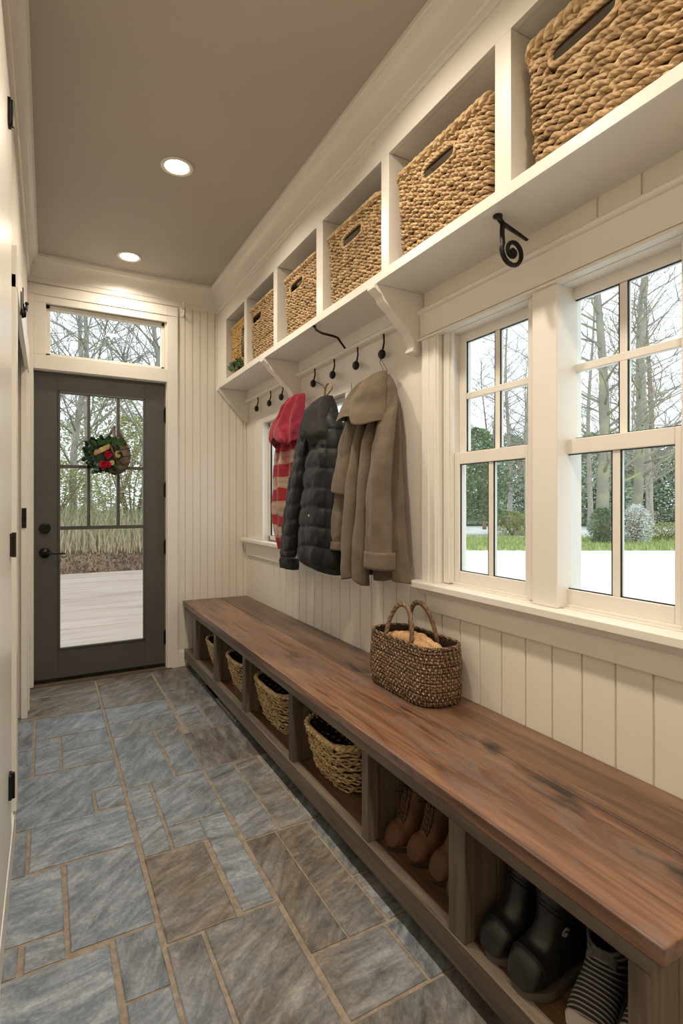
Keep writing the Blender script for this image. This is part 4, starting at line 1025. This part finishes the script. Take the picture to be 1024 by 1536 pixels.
hg = thing('coat_hanger', 'brass and black hanger hook above the black puffer hood', 'hanger', (1.30, 2.50, 1.755))
BRASS = mat('aged_brass', (.28, .17, .06), (.38, .25, .10), rough=.35, metal=.9, scale=40)
mb = MB(); P = [(1.305, 2.545, 1.765)]
for i in range(17):
    a = PI * .93 - i / 16 * PI * 1.02; P.append((1.30, 2.50 + .043 * -math.cos(a) * -1, 1.785 + .045 * math.sin(a)))
mb.tube(P, [.0035] + [.0035 + .0035 * (i / 16) for i in range(17)], 8); mb.build('hook_wire', BRASS, hg, smooth=True)
mb = MB(); mb.tube([(1.303, 2.543, 1.80), (1.318, 2.60, 1.84), (1.325, 2.70, 1.88)], .0022, 6); mb.build('cord', BLACKM, hg, smooth=True)

def plaid():
    m, nt, b = ntree('red_plaid_fleece'); L = nt.links
    tc = N(nt, 'ShaderNodeTexCoord'); sp = N(nt, 'ShaderNodeSeparateXYZ')
    no = N(nt, 'ShaderNodeTexNoise', Scale=7.0, Detail=2.0); L.new(tc.outputs['Object'], no.inputs['Vector'])
    ad = N(nt, 'ShaderNodeMix', data_type='RGBA', blend_type='LINEAR_LIGHT'); ad.inputs[0].default_value = .035; L.new(tc.outputs['Object'], ad.inputs[6]); L.new(no.outputs['Color'], ad.inputs[7]); L.new(ad.outputs[2], sp.inputs[0])
    def bars(out, per, ph):
        a = N(nt, 'ShaderNodeMath', operation='MULTIPLY_ADD'); a.inputs[1].default_value = 1 / per; a.inputs[2].default_value = ph; L.new(out, a.inputs[0])
        f = N(nt, 'ShaderNodeMath', operation='FRACT'); L.new(a.outputs[0], f.inputs[0])
        g = N(nt, 'ShaderNodeMath', operation='GREATER_THAN'); g.inputs[1].default_value = .5; L.new(f.outputs[0], g.inputs[0]); return g.outputs[0]
    h = bars(sp.outputs[2], .15, .1); v = bars(sp.outputs[1], .13, .35); h2 = bars(sp.outputs[2], .037, 0)
    m1 = N(nt, 'ShaderNodeMix', data_type='RGBA'); L.new(h, m1.inputs[0]); m1.inputs[6].default_value = (.30, .009, .02, 1); m1.inputs[7].default_value = (.40, .29, .21, 1)
    m2 = N(nt, 'ShaderNodeMix', data_type='RGBA', blend_type='MULTIPLY'); mf = N(nt, 'ShaderNodeMath', operation='MULTIPLY'); mf.inputs[1].default_value = .55; L.new(v, mf.inputs[0]); L.new(mf.outputs[0], m2.inputs[0]); L.new(m1.outputs[2], m2.inputs[6]); m2.inputs[7].default_value = (.8, .12, .14, 1)
    m3 = N(nt, 'ShaderNodeMix', data_type='RGBA', blend_type='MULTIPLY'); mg = N(nt, 'ShaderNodeMath', operation='MULTIPLY'); mg.inputs[1].default_value = .25; L.new(h2, mg.inputs[0]); L.new(mg.outputs[0], m3.inputs[0]); L.new(m2.outputs[2], m3.inputs[6]); m3.inputs[7].default_value = (.45, .3, .3, 1)
    L.new(m3.outputs[2], b.inputs['Base Color']); b.inputs['Roughness'].default_value = .9; b.inputs['Sheen Weight'].default_value = .2
    nb = N(nt, 'ShaderNodeTexNoise', Scale=150.0); L.new(tc.outputs['Object'], nb.inputs['Vector']); bp = N(nt, 'ShaderNodeBump', Strength=.4, Distance=.004); L.new(nb.outputs[0], bp.inputs['Height']); L.new(bp.outputs[0], b.inputs['Normal'])
    return m
PLA = plaid(); CRIM = mat('crimson_fleece', (.20, .003, .014), (.36, .008, .04), rough=.75, scale=10, bump=.3, bscale=60, sheen=.2)
red = thing('plaid_jacket', 'red and cream plaid jacket with crimson hood, leftmost of the hanging coats', 'jacket', (1.29, 3.0, .92))
cloth([(1.72, 2.93, 1.31, .06, .03), (1.6, 2.98, 1.295, .11, .05), (1.45, 3.0, 1.29, .135, .055), (1.25, 3.03, 1.285, .135, .055), (1.1, 3.045, 1.285, .125, .05), (.98, 3.03, 1.285, .10, .045), (.93, 3.02, 1.285, .085, .04)], n=70, m=9, folds=((.014, 2.2, .4, 1.6),), wr=.012, wf=11, seed=31, hem=lambda c: -.02 * c).build('body', PLA, red, smooth=True)
cloth([(1.84, 2.845, 1.315, .015, .012), (1.82, 2.85, 1.30, .045, .04), (1.76, 2.875, 1.285, .085, .065), (1.69, 2.92, 1.275, .13, .075), (1.62, 2.945, 1.27, .155, .08), (1.57, 2.95, 1.27, .15, .075)], n=70, m=8, folds=((.016, 2.6, 1.0, 1.4),), wr=.014, wf=12, seed=32, hem=lambda c: .035 * math.sin(c * 4 + 1)).build('hood', CRIM, red, smooth=True)
cloth([(1.72, 3.02, 1.235, .02, .02), (1.66, 3.07, 1.225, .03, .025), (1.60, 3.10, 1.22, .028, .022), (1.57, 3.105, 1.22, .015, .012)], n=30, m=6, wr=.004, seed=33).build('hood_edge', CRIM, red, smooth=True)
cloth([(1.70, 2.93, 1.22, .02, .02), (1.63, 2.935, 1.20, .05, .03), (1.57, 2.89, 1.195, .05, .03), (1.545, 2.86, 1.20, .025, .02)], n=30, m=6, wr=.006, seed=34).build('hood_edge', CRIM, red, smooth=True)

# ------------------------------------------------------------------ pouch on the door
pc = (.36, YD - .05, 1.53)
pouch = thing('hanging_pouch', 'round woven pouch of greenery and red flowers hanging on the dark door', 'wreath', (pc[0], YD - .05, 1.36))
mb = MB(); rings_ = []
for j in range(15):
    ph = PI * j / 14; rr = max(math.sin(ph), .02)
    rings_.append([(pc[0] + .055 + .098 * rr * math.cos(2 * PI * i / 30) , pc[1] - .0 + .045 * rr * math.sin(2 * PI * i / 30), pc[2] - .005 - .13 * math.cos(ph)) for i in range(30)])
mb.rings(rings_); mb.build('woven_body', mat('camo_weave', (.10, .065, .035), (.22, .17, .10), rough=.8, scale=22, bump=.7, bscale=90), pouch, smooth=True)
mb = MB(); mb.sphere((pc[0] - .045, pc[1] - .005, pc[2] - .005), .085, 24, 14, sc=(1.0, .42, 1.15)); mb.build('green_body', LEAF2, pouch, smooth=True)
mb = MB()
for k in range(7):
    P = []
    for i in range(28):
        a = 2 * PI * i / 28; rr = math.sin(PI * (k + 1) / 8)
        P.append((pc[0] + .055 + .101 * rr * math.cos(a), pc[1] + .048 * rr * math.sin(a), pc[2] - .005 - .13 * math.cos(PI * (k + 1) / 8) + .01 * math.cos(a * 2)))
    mb.tube(P, .0045, 6, closed=True)
mb.build('wicker_band', mat('dark_cane', (.05, .03, .018), (.10, .06, .035), rough=.6, scale=30), pouch, smooth=True)
mb = MB(); rnd = random.Random(9)
for i in range(150):
    a = rnd.uniform(0, 2 * PI); rr = rnd.uniform(.2, 1) ** .6
    p = (pc[0] - .035 + .105 * rr * math.cos(a), pc[1] - .03 - .025 * rnd.random(), pc[2] - .01 + .115 * rr * math.sin(a))
    leafmesh(mb, p, (math.cos(a) + rnd.uniform(-.5, .5), -.5 * rnd.random(), math.sin(a) + rnd.uniform(-.5, .5)), (0, 1, 0), rnd.uniform(.024, .04), .026, .35)
mb.build('leaves', LEAF2, pouch, smooth=True)
mb = MB()
for i in range(14):
    a = rnd.uniform(.6, 1.6); leafmesh(mb, (pc[0] - .07 + .012 * i, pc[1] - .06, pc[2] + .05 + .02 * rnd.random()), (rnd.uniform(-.6, .6), -.2, .5), (0, 1, 0), .06, .03, .3)
mb.build('bright_leaves', mat('bright_leaf', (.03, .10, .02), (.06, .17, .05), rough=.5, scale=20), pouch, smooth=True)
mb = MB()
for i in range(150):
    u, v = rnd.random(), rnd.random()
    mb.sphere((pc[0] - .085 + .09 * u, pc[1] - .07 - .012 * math.sin(PI * u), pc[2] + .0 + .05 * u + .028 * (v - .5)), .006, 6, 4)
SEED = mat('straw_seed', (.40, .27, .12), (.58, .42, .22), rough=.7, scale=60)
mb.build('seed_head', SEED, pouch, smooth=True); mb = MB()
for i in range(60): mb.sphere((pc[0] + .06 + .018 * math.cos(i * 2.4) * (i / 60) ** .5, pc[1] - .058, pc[2] + .0 + .022 * math.sin(i * 2.4) * (i / 60) ** .5), .0055, 6, 4)
mb.build('seed_head', SEED, pouch, smooth=True); mb = MB()
for i in range(40): mb.sphere((pc[0] + .022 + .014 * math.cos(i * 2.4) * (i / 40) ** .5, pc[1] - .075, pc[2] - .06 + .014 * math.sin(i * 2.4) * (i / 40) ** .5), .005, 6, 4)
mb.build('seed_head', SEED, pouch, smooth=True)
FLW = mat('red_petal', (.42, .004, .02), (.62, .015, .06), rough=.5, scale=30)
for (fx, fz, fr) in ((.0, -.005, .032), (-.028, -.075, .036), (.006, -.07, .028)):
    mb = MB()
    for i in range(16):
        a = i * 2.4; rr = fr * (.3 + .7 * i / 16)
        leafmesh(mb, (pc[0] + fx, pc[1] - .078 + .015 * i / 16, pc[2] + fz), (math.cos(a), -.9 + i / 16, math.sin(a)), (0, -1, .1), rr, fr * .9, -.25)
    mb.build('flower', FLW, pouch, smooth=True)
mb = MB()
mb.tube([(pc[0] - .005, pc[1] - .03, pc[2] + .09), (pc[0] + .02, pc[1] - .035, pc[2] + .15), (pc[0] + .045, YD - .02, pc[2] + .20), (pc[0] + .05, YD - .018, pc[2] + .19), (pc[0] + .04, pc[1] - .04, pc[2] + .11), (pc[0] + .045, pc[1] - .06, pc[2] + .02)], [.008, .0075, .007, .007, .0075, .009], 8)
mb.tube([(pc[0] + .0, pc[1] - .03, pc[2] + .08), (pc[0] + .015, pc[1] - .07, pc[2] + .05), (pc[0] + .035, pc[1] - .075, pc[2] - .01), (pc[0] + .05, pc[1] - .06, pc[2] - .05)], .0085, 8)
mb.tube([(pc[0] + .075, pc[1] - .03, pc[2] + .17), (pc[0] + .088, pc[1] - .04, pc[2] + .12), (pc[0] + .12, pc[1] - .035, pc[2] + .07)], [.009, .010, .008], 8)
mb.build('carry_handle', mat('brown_leather', (.07, .03, .02), (.13, .06, .035), rough=.5, scale=30), pouch, smooth=True)

# ------------------------------------------------------------------ outside
def plane_grid(name, x0, x1, y0, y1, z, m, nx=2, ny=2, zf=None):
    mb = MB()
    for j in range(ny + 1):
        for i in range(nx + 1):
            x = x0 + (x1 - x0) * i / nx; y = y0 + (y1 - y0) * j / ny
            mb.v.append((x, y, z + (zf(x, y) if zf else 0)))
    for j in range(ny):
        for i in range(nx):
            a = j * (nx + 1) + i; mb.face([a, a + 1, a + nx + 2, a + nx + 1])
    return mb.build(name, m, keep=True, smooth=True)
PAVE = mat('pale_concrete', (.80, .80, .79), (.86, .86, .85), rough=.9, scale=1.2)
GRASSM = mat('lawn_grass', (.30, .38, .12), (.52, .55, .25), rough=.9, scale=5, bump=.5, bscale=30)
SNOWG = mat('pale_gravel_ground', (.62, .61, .56), (.80, .80, .78), rough=.95, scale=1.4, bump=.3, bscale=12)
LITTER = mat('leaf_litter', (.14, .085, .05), (.34, .23, .15), rough=.95, scale=22, bump=.9, bscale=40, bdist=.05)
DECK = wood('deck_board', [(.27, .19, .145), (.36, .265, .21), (.42, .32, .26), (.47, .37, .305)], grain=(.6, 9, 6), big=(.3, 2, 2), rough=.7, bump=.2, knots=False)
SN, CS = math.sin(THETA), math.cos(THETA)
def dr(d, r): return (d * SN + r * CS, d * CS - r * SN)      # yard axes: d out towards the woods, r across
def strip(name, d0, d1, r0, r1, z, m, lab, wob=0):
    mb = MB(); n = 24; P = []; Q = []
    for i in range(n + 1):
        r = r0 + (r1 - r0) * i / n
        P.append((*dr(d0 + wob * math.sin(i * .9) + wob * .6 * math.sin(i * 2.3), r), z)); Q.append((*dr(d1 + wob * math.sin(i * .7 + 2), r), z))
    mb.v = P + Q
    for i in range(n): mb.face([i, i + 1, n + 2 + i, n + 1 + i])
    return struct(mb.build(name, m, keep=True), lab, 'ground')
struct(plane_grid('ground_soil', -80, 120, -40, 120, -.36, mat('woodland_ground', (.20, .17, .10), (.36, .34, .22), rough=1, scale=1.5), 2, 2), 'woodland ground beyond the yard', 'ground')
struct(plane_grid('ground_driveway', W + .097, 60, -20, 4.0, -.35, PAVE), 'pale concrete drive outside the big windows', 'ground')
strip('ground_driveway_far', -2, 17.3, 2.5, 40, -.345, PAVE, 'pale concrete drive, far part', .1)
strip('ground_verge', 17.0, 23.5, 1.5, 45, -.35, GRASSM, 'green verge beyond the drive', .2)
strip('ground_gravel', 23.5, 36, 1.5, 60, -.352, SNOWG, 'pale bright gravel beyond the verge', .5)
mb = MB(); y = D + .14; k = 0
while y < 9.9:
    mb.box(-3.0, 2.4, y, y + .90, -.10, -.055); y += .915
dk = mb.build('deck', DECK, keep=True, bevel=.004, seg=1); struct(dk, 'pale pinkish wood deck outside the dark door', 'deck')
struct(plane_grid('ground_litter', -12, 5.0, 10.2, 40, -.13, LITTER, 34, 60, lambda x, y: .04 * math.sin(x * 2.1) * math.sin(y * 1.7) + .09 * (min(y, 15) - 10.2) + .01 * (y - 10.2)), 'brown leaf litter ground behind the deck', 'ground')

BRUSH = mat('dry_grass', (.36, .28, .16), (.60, .50, .34), rough=.9, scale=9); BRG = mat('green_brush_leaf', (.32, .36, .13), (.55, .56, .27), rough=.8, scale=3); BRG2 = mat('deep_evergreen_leaf', (.17, .25, .14), (.36, .45, .27), rough=.75, scale=1.2)
def grass_field(name, x0, x1, y0, y1, zb, n, hmin, hmax, m, lab, seed, w=.012, zf=None):
    rnd = random.Random(seed); mb = MB()
    for i in range(n):
        x = rnd.uniform(x0, x1); y = y0 + (y1 - y0) * rnd.random(); h = rnd.uniform(hmin, hmax); a = rnd.uniform(0, 2 * PI); l = rnd.uniform(.1, .6) * h
        dx, dy = math.cos(a), math.sin(a); z = zb + (zf(x, y) if zf else 0)
        px, py = -dy * w, dx * w; b = len(mb.v)
        mb.v += [(x - px, y - py, z), (x + px, y + py, z), (x + dx * l * .35 + px * .7, y + dy * l * .35 + py * .7, z + h * .6), (x + dx * l * .35 - px * .7, y + dy * l * .35 - py * .7, z + h * .6), (x + dx * l, y + dy * l, z + h)]
        mb.face([b, b + 1, b + 2, b + 3]); mb.face([b + 3, b + 2, b + 4])
    return tag(mb.build(name, m), lab, 'grass', kind='stuff')
GZ = lambda x, y: .09 * (min(y, 15) - 10.2) + .01 * (y - 10.2)
grass_field('dry_grass', -4.5, 5, 12.2, 16.5, -.15, 6500, .2, .75, BRUSH, 'tall dry grass and brush behind the deck', 3, w=.010, zf=GZ)
BRUSHG = mat('green_brush_twig', (.30, .30, .16), (.46, .44, .27), rough=.9, scale=9)
grass_field('green_brush', -4.5, 5, 13.0, 17.0, -.10, 4000, .3, 1.0, BRUSHG, 'green tinted twiggy brush behind the dry grass', 8, w=.010, zf=GZ)
grass_field('fallen_leaves', -4, 4.5, 10.5, 12.8, -.12, 3500, .03, .10, LITTER, 'fallen brown leaves beyond the deck edge', 9, w=.03, zf=GZ)
def verge_tufts(d0, d1, r0, r1, n, h0, h1, lab, seed):
    rnd = random.Random(seed); mb = MB()
    for i in range(n):
        x, y = dr(rnd.uniform(d0, d1), rnd.uniform(r0, r1)); h = rnd.uniform(h0, h1); a = rnd.uniform(0, 2 * PI); w = .02; b = len(mb.v); dx, dy = math.cos(a), math.sin(a)
        mb.v += [(x - dy * w, y + dx * w, -.35), (x + dy * w, y - dx * w, -.35), (x + dx * h * .4, y + dy * h * .4, -.35 + h)]; mb.face([b, b + 1, b + 2])
    return tag(mb.build('lawn_grass', GRASSM), lab, 'grass', kind='stuff')
verge_tufts(17.1, 20, 2.5, 16, 9000, .06, .18, 'strip of green grass beyond the pale drive', 4)
verge_tufts(20, 23.4, 2.5, 18, 6000, .08, .22, 'farther green grass strip under the trees', 5)
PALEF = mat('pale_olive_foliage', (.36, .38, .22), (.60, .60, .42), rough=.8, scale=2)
BARK = mat('grey_bark', (.30, .275, .235), (.50, .46, .40), rough=.9, scale=6, stretch=(4, 4, 1), bump=.8, bscale=14, bdist=.03)
BARKM = mat('mossy_bark', (.31, .285, .24), (.42, .42, .24), rough=.9, scale=1.3, bump=.8, bscale=14, lo=.5, hi=.66, bdist=.03)
BARKB = mat('brown_bark', (.24, .16, .11), (.38, .28, .20), rough=.9, scale=6, stretch=(4, 4, 1), bump=.8, bscale=14, bdist=.03)
def bare_tree(x, y, z, h, r, lab, seed, m=BARK, lean=(0, 0), clear=.25, nb=26, blen=.32, depth=3, up=.5, group='bare trees beyond the drive', droop=0):
    rnd = random.Random(seed); t = thing('bare_tree', lab, 'tree', (x, y, z), group)
    tr = []; K = 12
    for k in range(K + 1):
        f = k / K; tr.append(Vector((x + lean[0] * f * h + .45 * math.sin(f * 7 + seed) * f, y + lean[1] * f * h + .45 * math.cos(f * 6 + seed) * f, z + h * f)))
    rad = [r * (1.35 if k == 0 else 1 - .85 * (k / K)) for k in range(K + 1)]
    mb = MB(); mb.tube(tr, rad, 10); mb.build('trunk', m, t, smooth=True)
    br = MB()
    def branch(p, d, L, rr, dep):
        n = 4; P = [p]; dd = d.copy()
        for i in range(n):
            dd = (dd + Vector((rnd.uniform(-.22, .22), rnd.uniform(-.22, .22), rnd.uniform(-.12, .2) - droop * (i / n)))).normalized(); P.append(P[-1] + dd * (L / n))
        br.tube(P, [rr * (1 - .75 * i / n) for i in range(n + 1)], 3 if dep < 1 else 5)
        if dep > 0:
            for i in range(5 if dep > 1 else 4):
                f = rnd.uniform(.25, 1) * n; i0 = min(int(f), n - 1); q = P[i0].lerp(P[i0 + 1], f - i0)
                ax = Vector((rnd.uniform(-1, 1), rnd.uniform(-1, 1), rnd.uniform(-.4, .9))).normalized()
                branch(q, (dd * .6 + ax * .8).normalized(), L * rnd.uniform(.35, .6), max(rr * .42, .006), dep - 1)
    for i in range(nb):
        f = clear + (1 - clear) * (i + rnd.random()) / nb; k = f * K; k0 = min(int(k), K - 1); q = tr[k0].lerp(tr[k0 + 1], k - k0)
        a = rnd.uniform(0, 2 * PI); d = Vector((math.cos(a), math.sin(a), up + rnd.uniform(-.2, .3))).normalized()
        branch(q, d, h * blen * (1 - .55 * f) * rnd.uniform(.7, 1.2), max(r * .30 * (1 - .7 * f), .016), depth - 1)
    br.build('branches', m, t, smooth=True); return t
# beyond the big windows: (distance along view, sideways) -> world handled by hand
# (distance out d, across r)
RT = [(20.5, 10.0, 15, .25, 'thick grey bare tree seen in the left light of the nearest window', 1, BARKM, (.0, .0)),
      (22.5, 12.35, 15, .22, 'grey bare tree with mossy forked trunk in the right light of the nearest window', 2, BARKM, (.03, -.03)),
      (26.5, 15.3, 17, .17, 'slim grey bare tree just behind the mossy forked one', 3, BARK, (-.01, .01)),
      (27.0, 9.4, 15, .13, 'bare tree behind the right light of the farther big window', 4, BARK, (.01, .0)),
      (26.0, 7.4, 14, .11, 'thin bare tree behind the left light of the farther big window', 5, BARK, (.02, .02)),
      (34.0, 19.6, 18, .24, 'reddish brown trunk low in the right light of the nearest window', 7, BARKB, (0, 0)),
      (33.0, 10.4, 16, .16, 'distant bare tree straight beyond the farther big window', 8, BARK, (0, .01)),
      (30.0, 14.0, 16, .15, 'bare tree beyond the thick post between the big windows', 10, BARK, (0, .0)),
      (31.0, 8.3, 10, .09, 'low twiggy bare tree left of the farther window muntin', 12, BARKB, (0, .0)),
      (34.0, 11.9, 10.5, .09, 'low twiggy bare tree at the right side of the farther window', 13, BARKB, (0, .0)),
      (36.0, 17.6, 12, .10, 'low twiggy bare tree behind the thick bare tree', 14, BARKB, (0, .0)),
      (33.0, 18.2, 12, .09, 'low twiggy bare tree between the two largest trunks', 15, BARK, (0, .0))]
RT = [(*dr(a[0], a[1]), *a[2:]) for a in RT]
for x, y, h, r, lab, sd, m, ln in RT: bare_tree(x, y, -.35, h, r, lab, sd, m, ln, clear=.12, nb=38, blen=.26, depth=3)
BT = [(-.3, 14.0, 8.5, .13, 'arching pale bare tree behind the left half of the door', 21, BARK, (-.05, 0), .1), (2.3, 15.0, 9, .17, 'leaning bare tree seen through the right of the transom', 22, BARKM, (.05, 0), .15),
      (.7, 18.0, 10, .16, 'bare tree in the middle of the transom view', 23, BARK, (.02, 0), .15), (-1.6, 17.0, 10, .2, 'bare tree at the left edge of the door view', 24, BARK, (.04, 0), .12), (3.6, 19.5, 11, .2, 'bare tree at the right edge of the door view', 25, BARK, (-.02, 0), .12), (1.4, 24.0, 13, .2, 'farthest bare tree in the door view', 26, BARK, (.0, 0), .12)]
for x, y, h, r, lab, sd, m, ln, cl in BT: bare_tree(x, y, .3, h, r * .8, lab, sd, m, ln, clear=cl, nb=34, blen=.42, depth=3, up=.8, group='bare trees behind the deck', droop=.14)

def shrub(name, x, y, z, rx, ry, h, n, m, lab, seed, leaf=.10, group=None, cone=False, cat='shrub', stem=True):
    rnd = random.Random(seed); t = thing(name, lab, cat, (x, y, z), group); mb = MB()
    for i in range(n):
        a = rnd.uniform(0, 2 * PI); f = rnd.random(); rad = (rnd.random() ** .45)
        prof = (1 - f) ** .7 if cone else math.sin(PI * min(f * .8 + .18, 1)) ** .6
        lump = .8 + .35 * mnoise.noise(Vector((math.cos(a) * 2 + seed, math.sin(a) * 2, f * 5)))
        p = Vector((x + rx * rad * prof * lump * math.cos(a), y + ry * rad * prof * lump * math.sin(a), z + h * f))
        d = Vector((math.cos(a) + rnd.uniform(-.8, .8), math.sin(a) + rnd.uniform(-.8, .8), rnd.uniform(-.6, .8))).normalized()
        s = d.cross(Vector((rnd.uniform(-1, 1), rnd.uniform(-1, 1), 1))).normalized() * (leaf * .3); L = leaf * rnd.uniform(.6, 1.3); b = len(mb.v)
        mb.v += [tuple(p), tuple(p + d * L * .5 + s), tuple(p + d * L), tuple(p + d * L * .5 - s)]; mb.face([b, b + 1, b + 2, b + 3])
    mb.build('foliage', m, t)
    if stem:
        sm = MB()
        for i in range(14):
            a = rnd.uniform(0, 2 * PI); sm.tube([(x, y, z), (x + rx * .3 * math.cos(a), y + ry * .3 * math.sin(a), z + h * .4), (x + rx * .65 * math.cos(a + .3), y + ry * .65 * math.sin(a + .3), z + h * .85)], [.03, .02, .008], 5)
        sm.build('stems', BARKB, t, smooth=True)
    return t
for i, (x, y, rx, h, n, m, lab, lf) in enumerate([
    (-1.8, 16.5, 1.5, 2.6, 4000, BRG, 'yellow green shrub at the left of the door view', .09), (.1, 17.5, 1.6, 2.1, 4200, BRG, 'low yellow green shrub in the middle of the door view', .09), (2.1, 16.0, 1.4, 3.3, 5200, BRG, 'tall pale green shrub at the right of the door view', .09),
    (3.9, 16.2, 1.2, 2.6, 3500, BRG2, 'darker green shrub at the far right of the door view', .09), (-1.6, 23.5, 2.6, 4.4, 6000, PALEF, 'distant green shrub behind the left bare trees', .13), (2.4, 24.5, 2.6, 5.6, 6500, PALEF, 'distant green shrub behind the right bare trees', .13), (.6, 29, 3.2, 4.8, 6500, PALEF, 'farthest pale shrub in the middle of the door view', .15), (6.0, 27, 2.8, 5.6, 5500, PALEF, 'farthest pale shrub at the right of the door view', .15)]):
    shrub('leafy_shrub', x, y, .3, rx, rx, h, n, m, lab, 40 + i, lf, group='shrubs behind the deck')
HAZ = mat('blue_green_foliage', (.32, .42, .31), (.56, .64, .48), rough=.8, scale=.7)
for i, (d, r, rx, h, n, m, lab, lf) in enumerate([
    (25.0, 6.3, 1.9, 4.3, 7500, BRG2, 'dark holly-like evergreen in the left light of the farther big window', .17), (38, 11.6, 4.2, 6.2, 6500, HAZ, 'broad blue green evergreen in the right light of the farther big window', .3), (37, 8.0, 3.4, 6.0, 5200, HAZ, 'blue green evergreen left of the farther window muntin', .3),
    (40, 15, 4.0, 6.8, 6000, HAZ, 'distant green evergreen behind the window post', .3), (36, 17.0, 3.2, 6.0, 6500, HAZ, 'green evergreen behind the thick bare tree', .28), (42, 21.5, 4.0, 6.8, 6500, BRG2, 'deep green evergreen at the back of the nearest window view', .32),
    (38, 21.5, 3.2, 5.6, 6000, HAZ, 'pale green evergreen in the right light of the nearest window', .28), (37, 24.5, 3.4, 6.0, 6000, BRG2, 'dark evergreen at the right end of the view', .28)]):
    x, y = dr(d, r); shrub('evergreen_tree', x, y, .35 if d < 30 else -.2, rx, rx, h, n, m, lab, 60 + i, lf, cat='tree', group='evergreens at the back of the yard')
SNOW = mat('white_blossom', (.70, .70, .68), (.85, .85, .84), rough=.8, scale=8)
for i, (d, r, rx, h, n, m, lab, lf) in enumerate([
    (20.0, 9.8, .8, 1.35, 3200, BRG2, 'ivy-clad shrub at the foot of the thick bare tree', .08), (20.3, 11.2, .85, 1.45, 2600, SNOW, 'white flowering shrub in the right light of the nearest window', .08), (21.0, 11.5, .9, 1.2, 1700, BRG2, 'dark green shrub growing behind the white flowering one', .08), (22, 13.4, 1.3, .7, 2400, BRG, 'low green shrub right of the white flowering one', .08), (25, 8.0, 1.2, 1.1, 2600, BRG, 'low yellow green shrub in the middle of the farther window', .09), (26.0, 9.3, 1.6, 1.0, 2600, BRG, 'bright green bush in the right light of the farther window', .09)]):
    x, y = dr(d, r)
    shrub('garden_shrub', x, y, -.34, rx, rx * .8, h, n, m, lab, 80 + i, lf, group='shrubs beyond the pale drive')

# ------------------------------------------------------------------ daylight
w = bpy.data.worlds.new('overcast_sky'); sc.world = w; w.use_nodes = True; nt = w.node_tree; bg = nt.nodes['Background']
tc = N(nt, 'ShaderNodeTexCoord'); sp = N(nt, 'ShaderNodeSeparateXYZ'); nt.links.new(tc.outputs['Generated'], sp.inputs[0])
no = N(nt, 'ShaderNodeTexNoise', Scale=2.0, Detail=3.0); nt.links.new(tc.outputs['Generated'], no.inputs['Vector'])
c = ramp(nt, [(.3, (.84, .91, 1.0)), (.7, (.97, .98, 1.0))], no.outputs[0])
nt.links.new(c, bg.inputs['Color']); bg.inputs['Strength'].default_value = 1.6
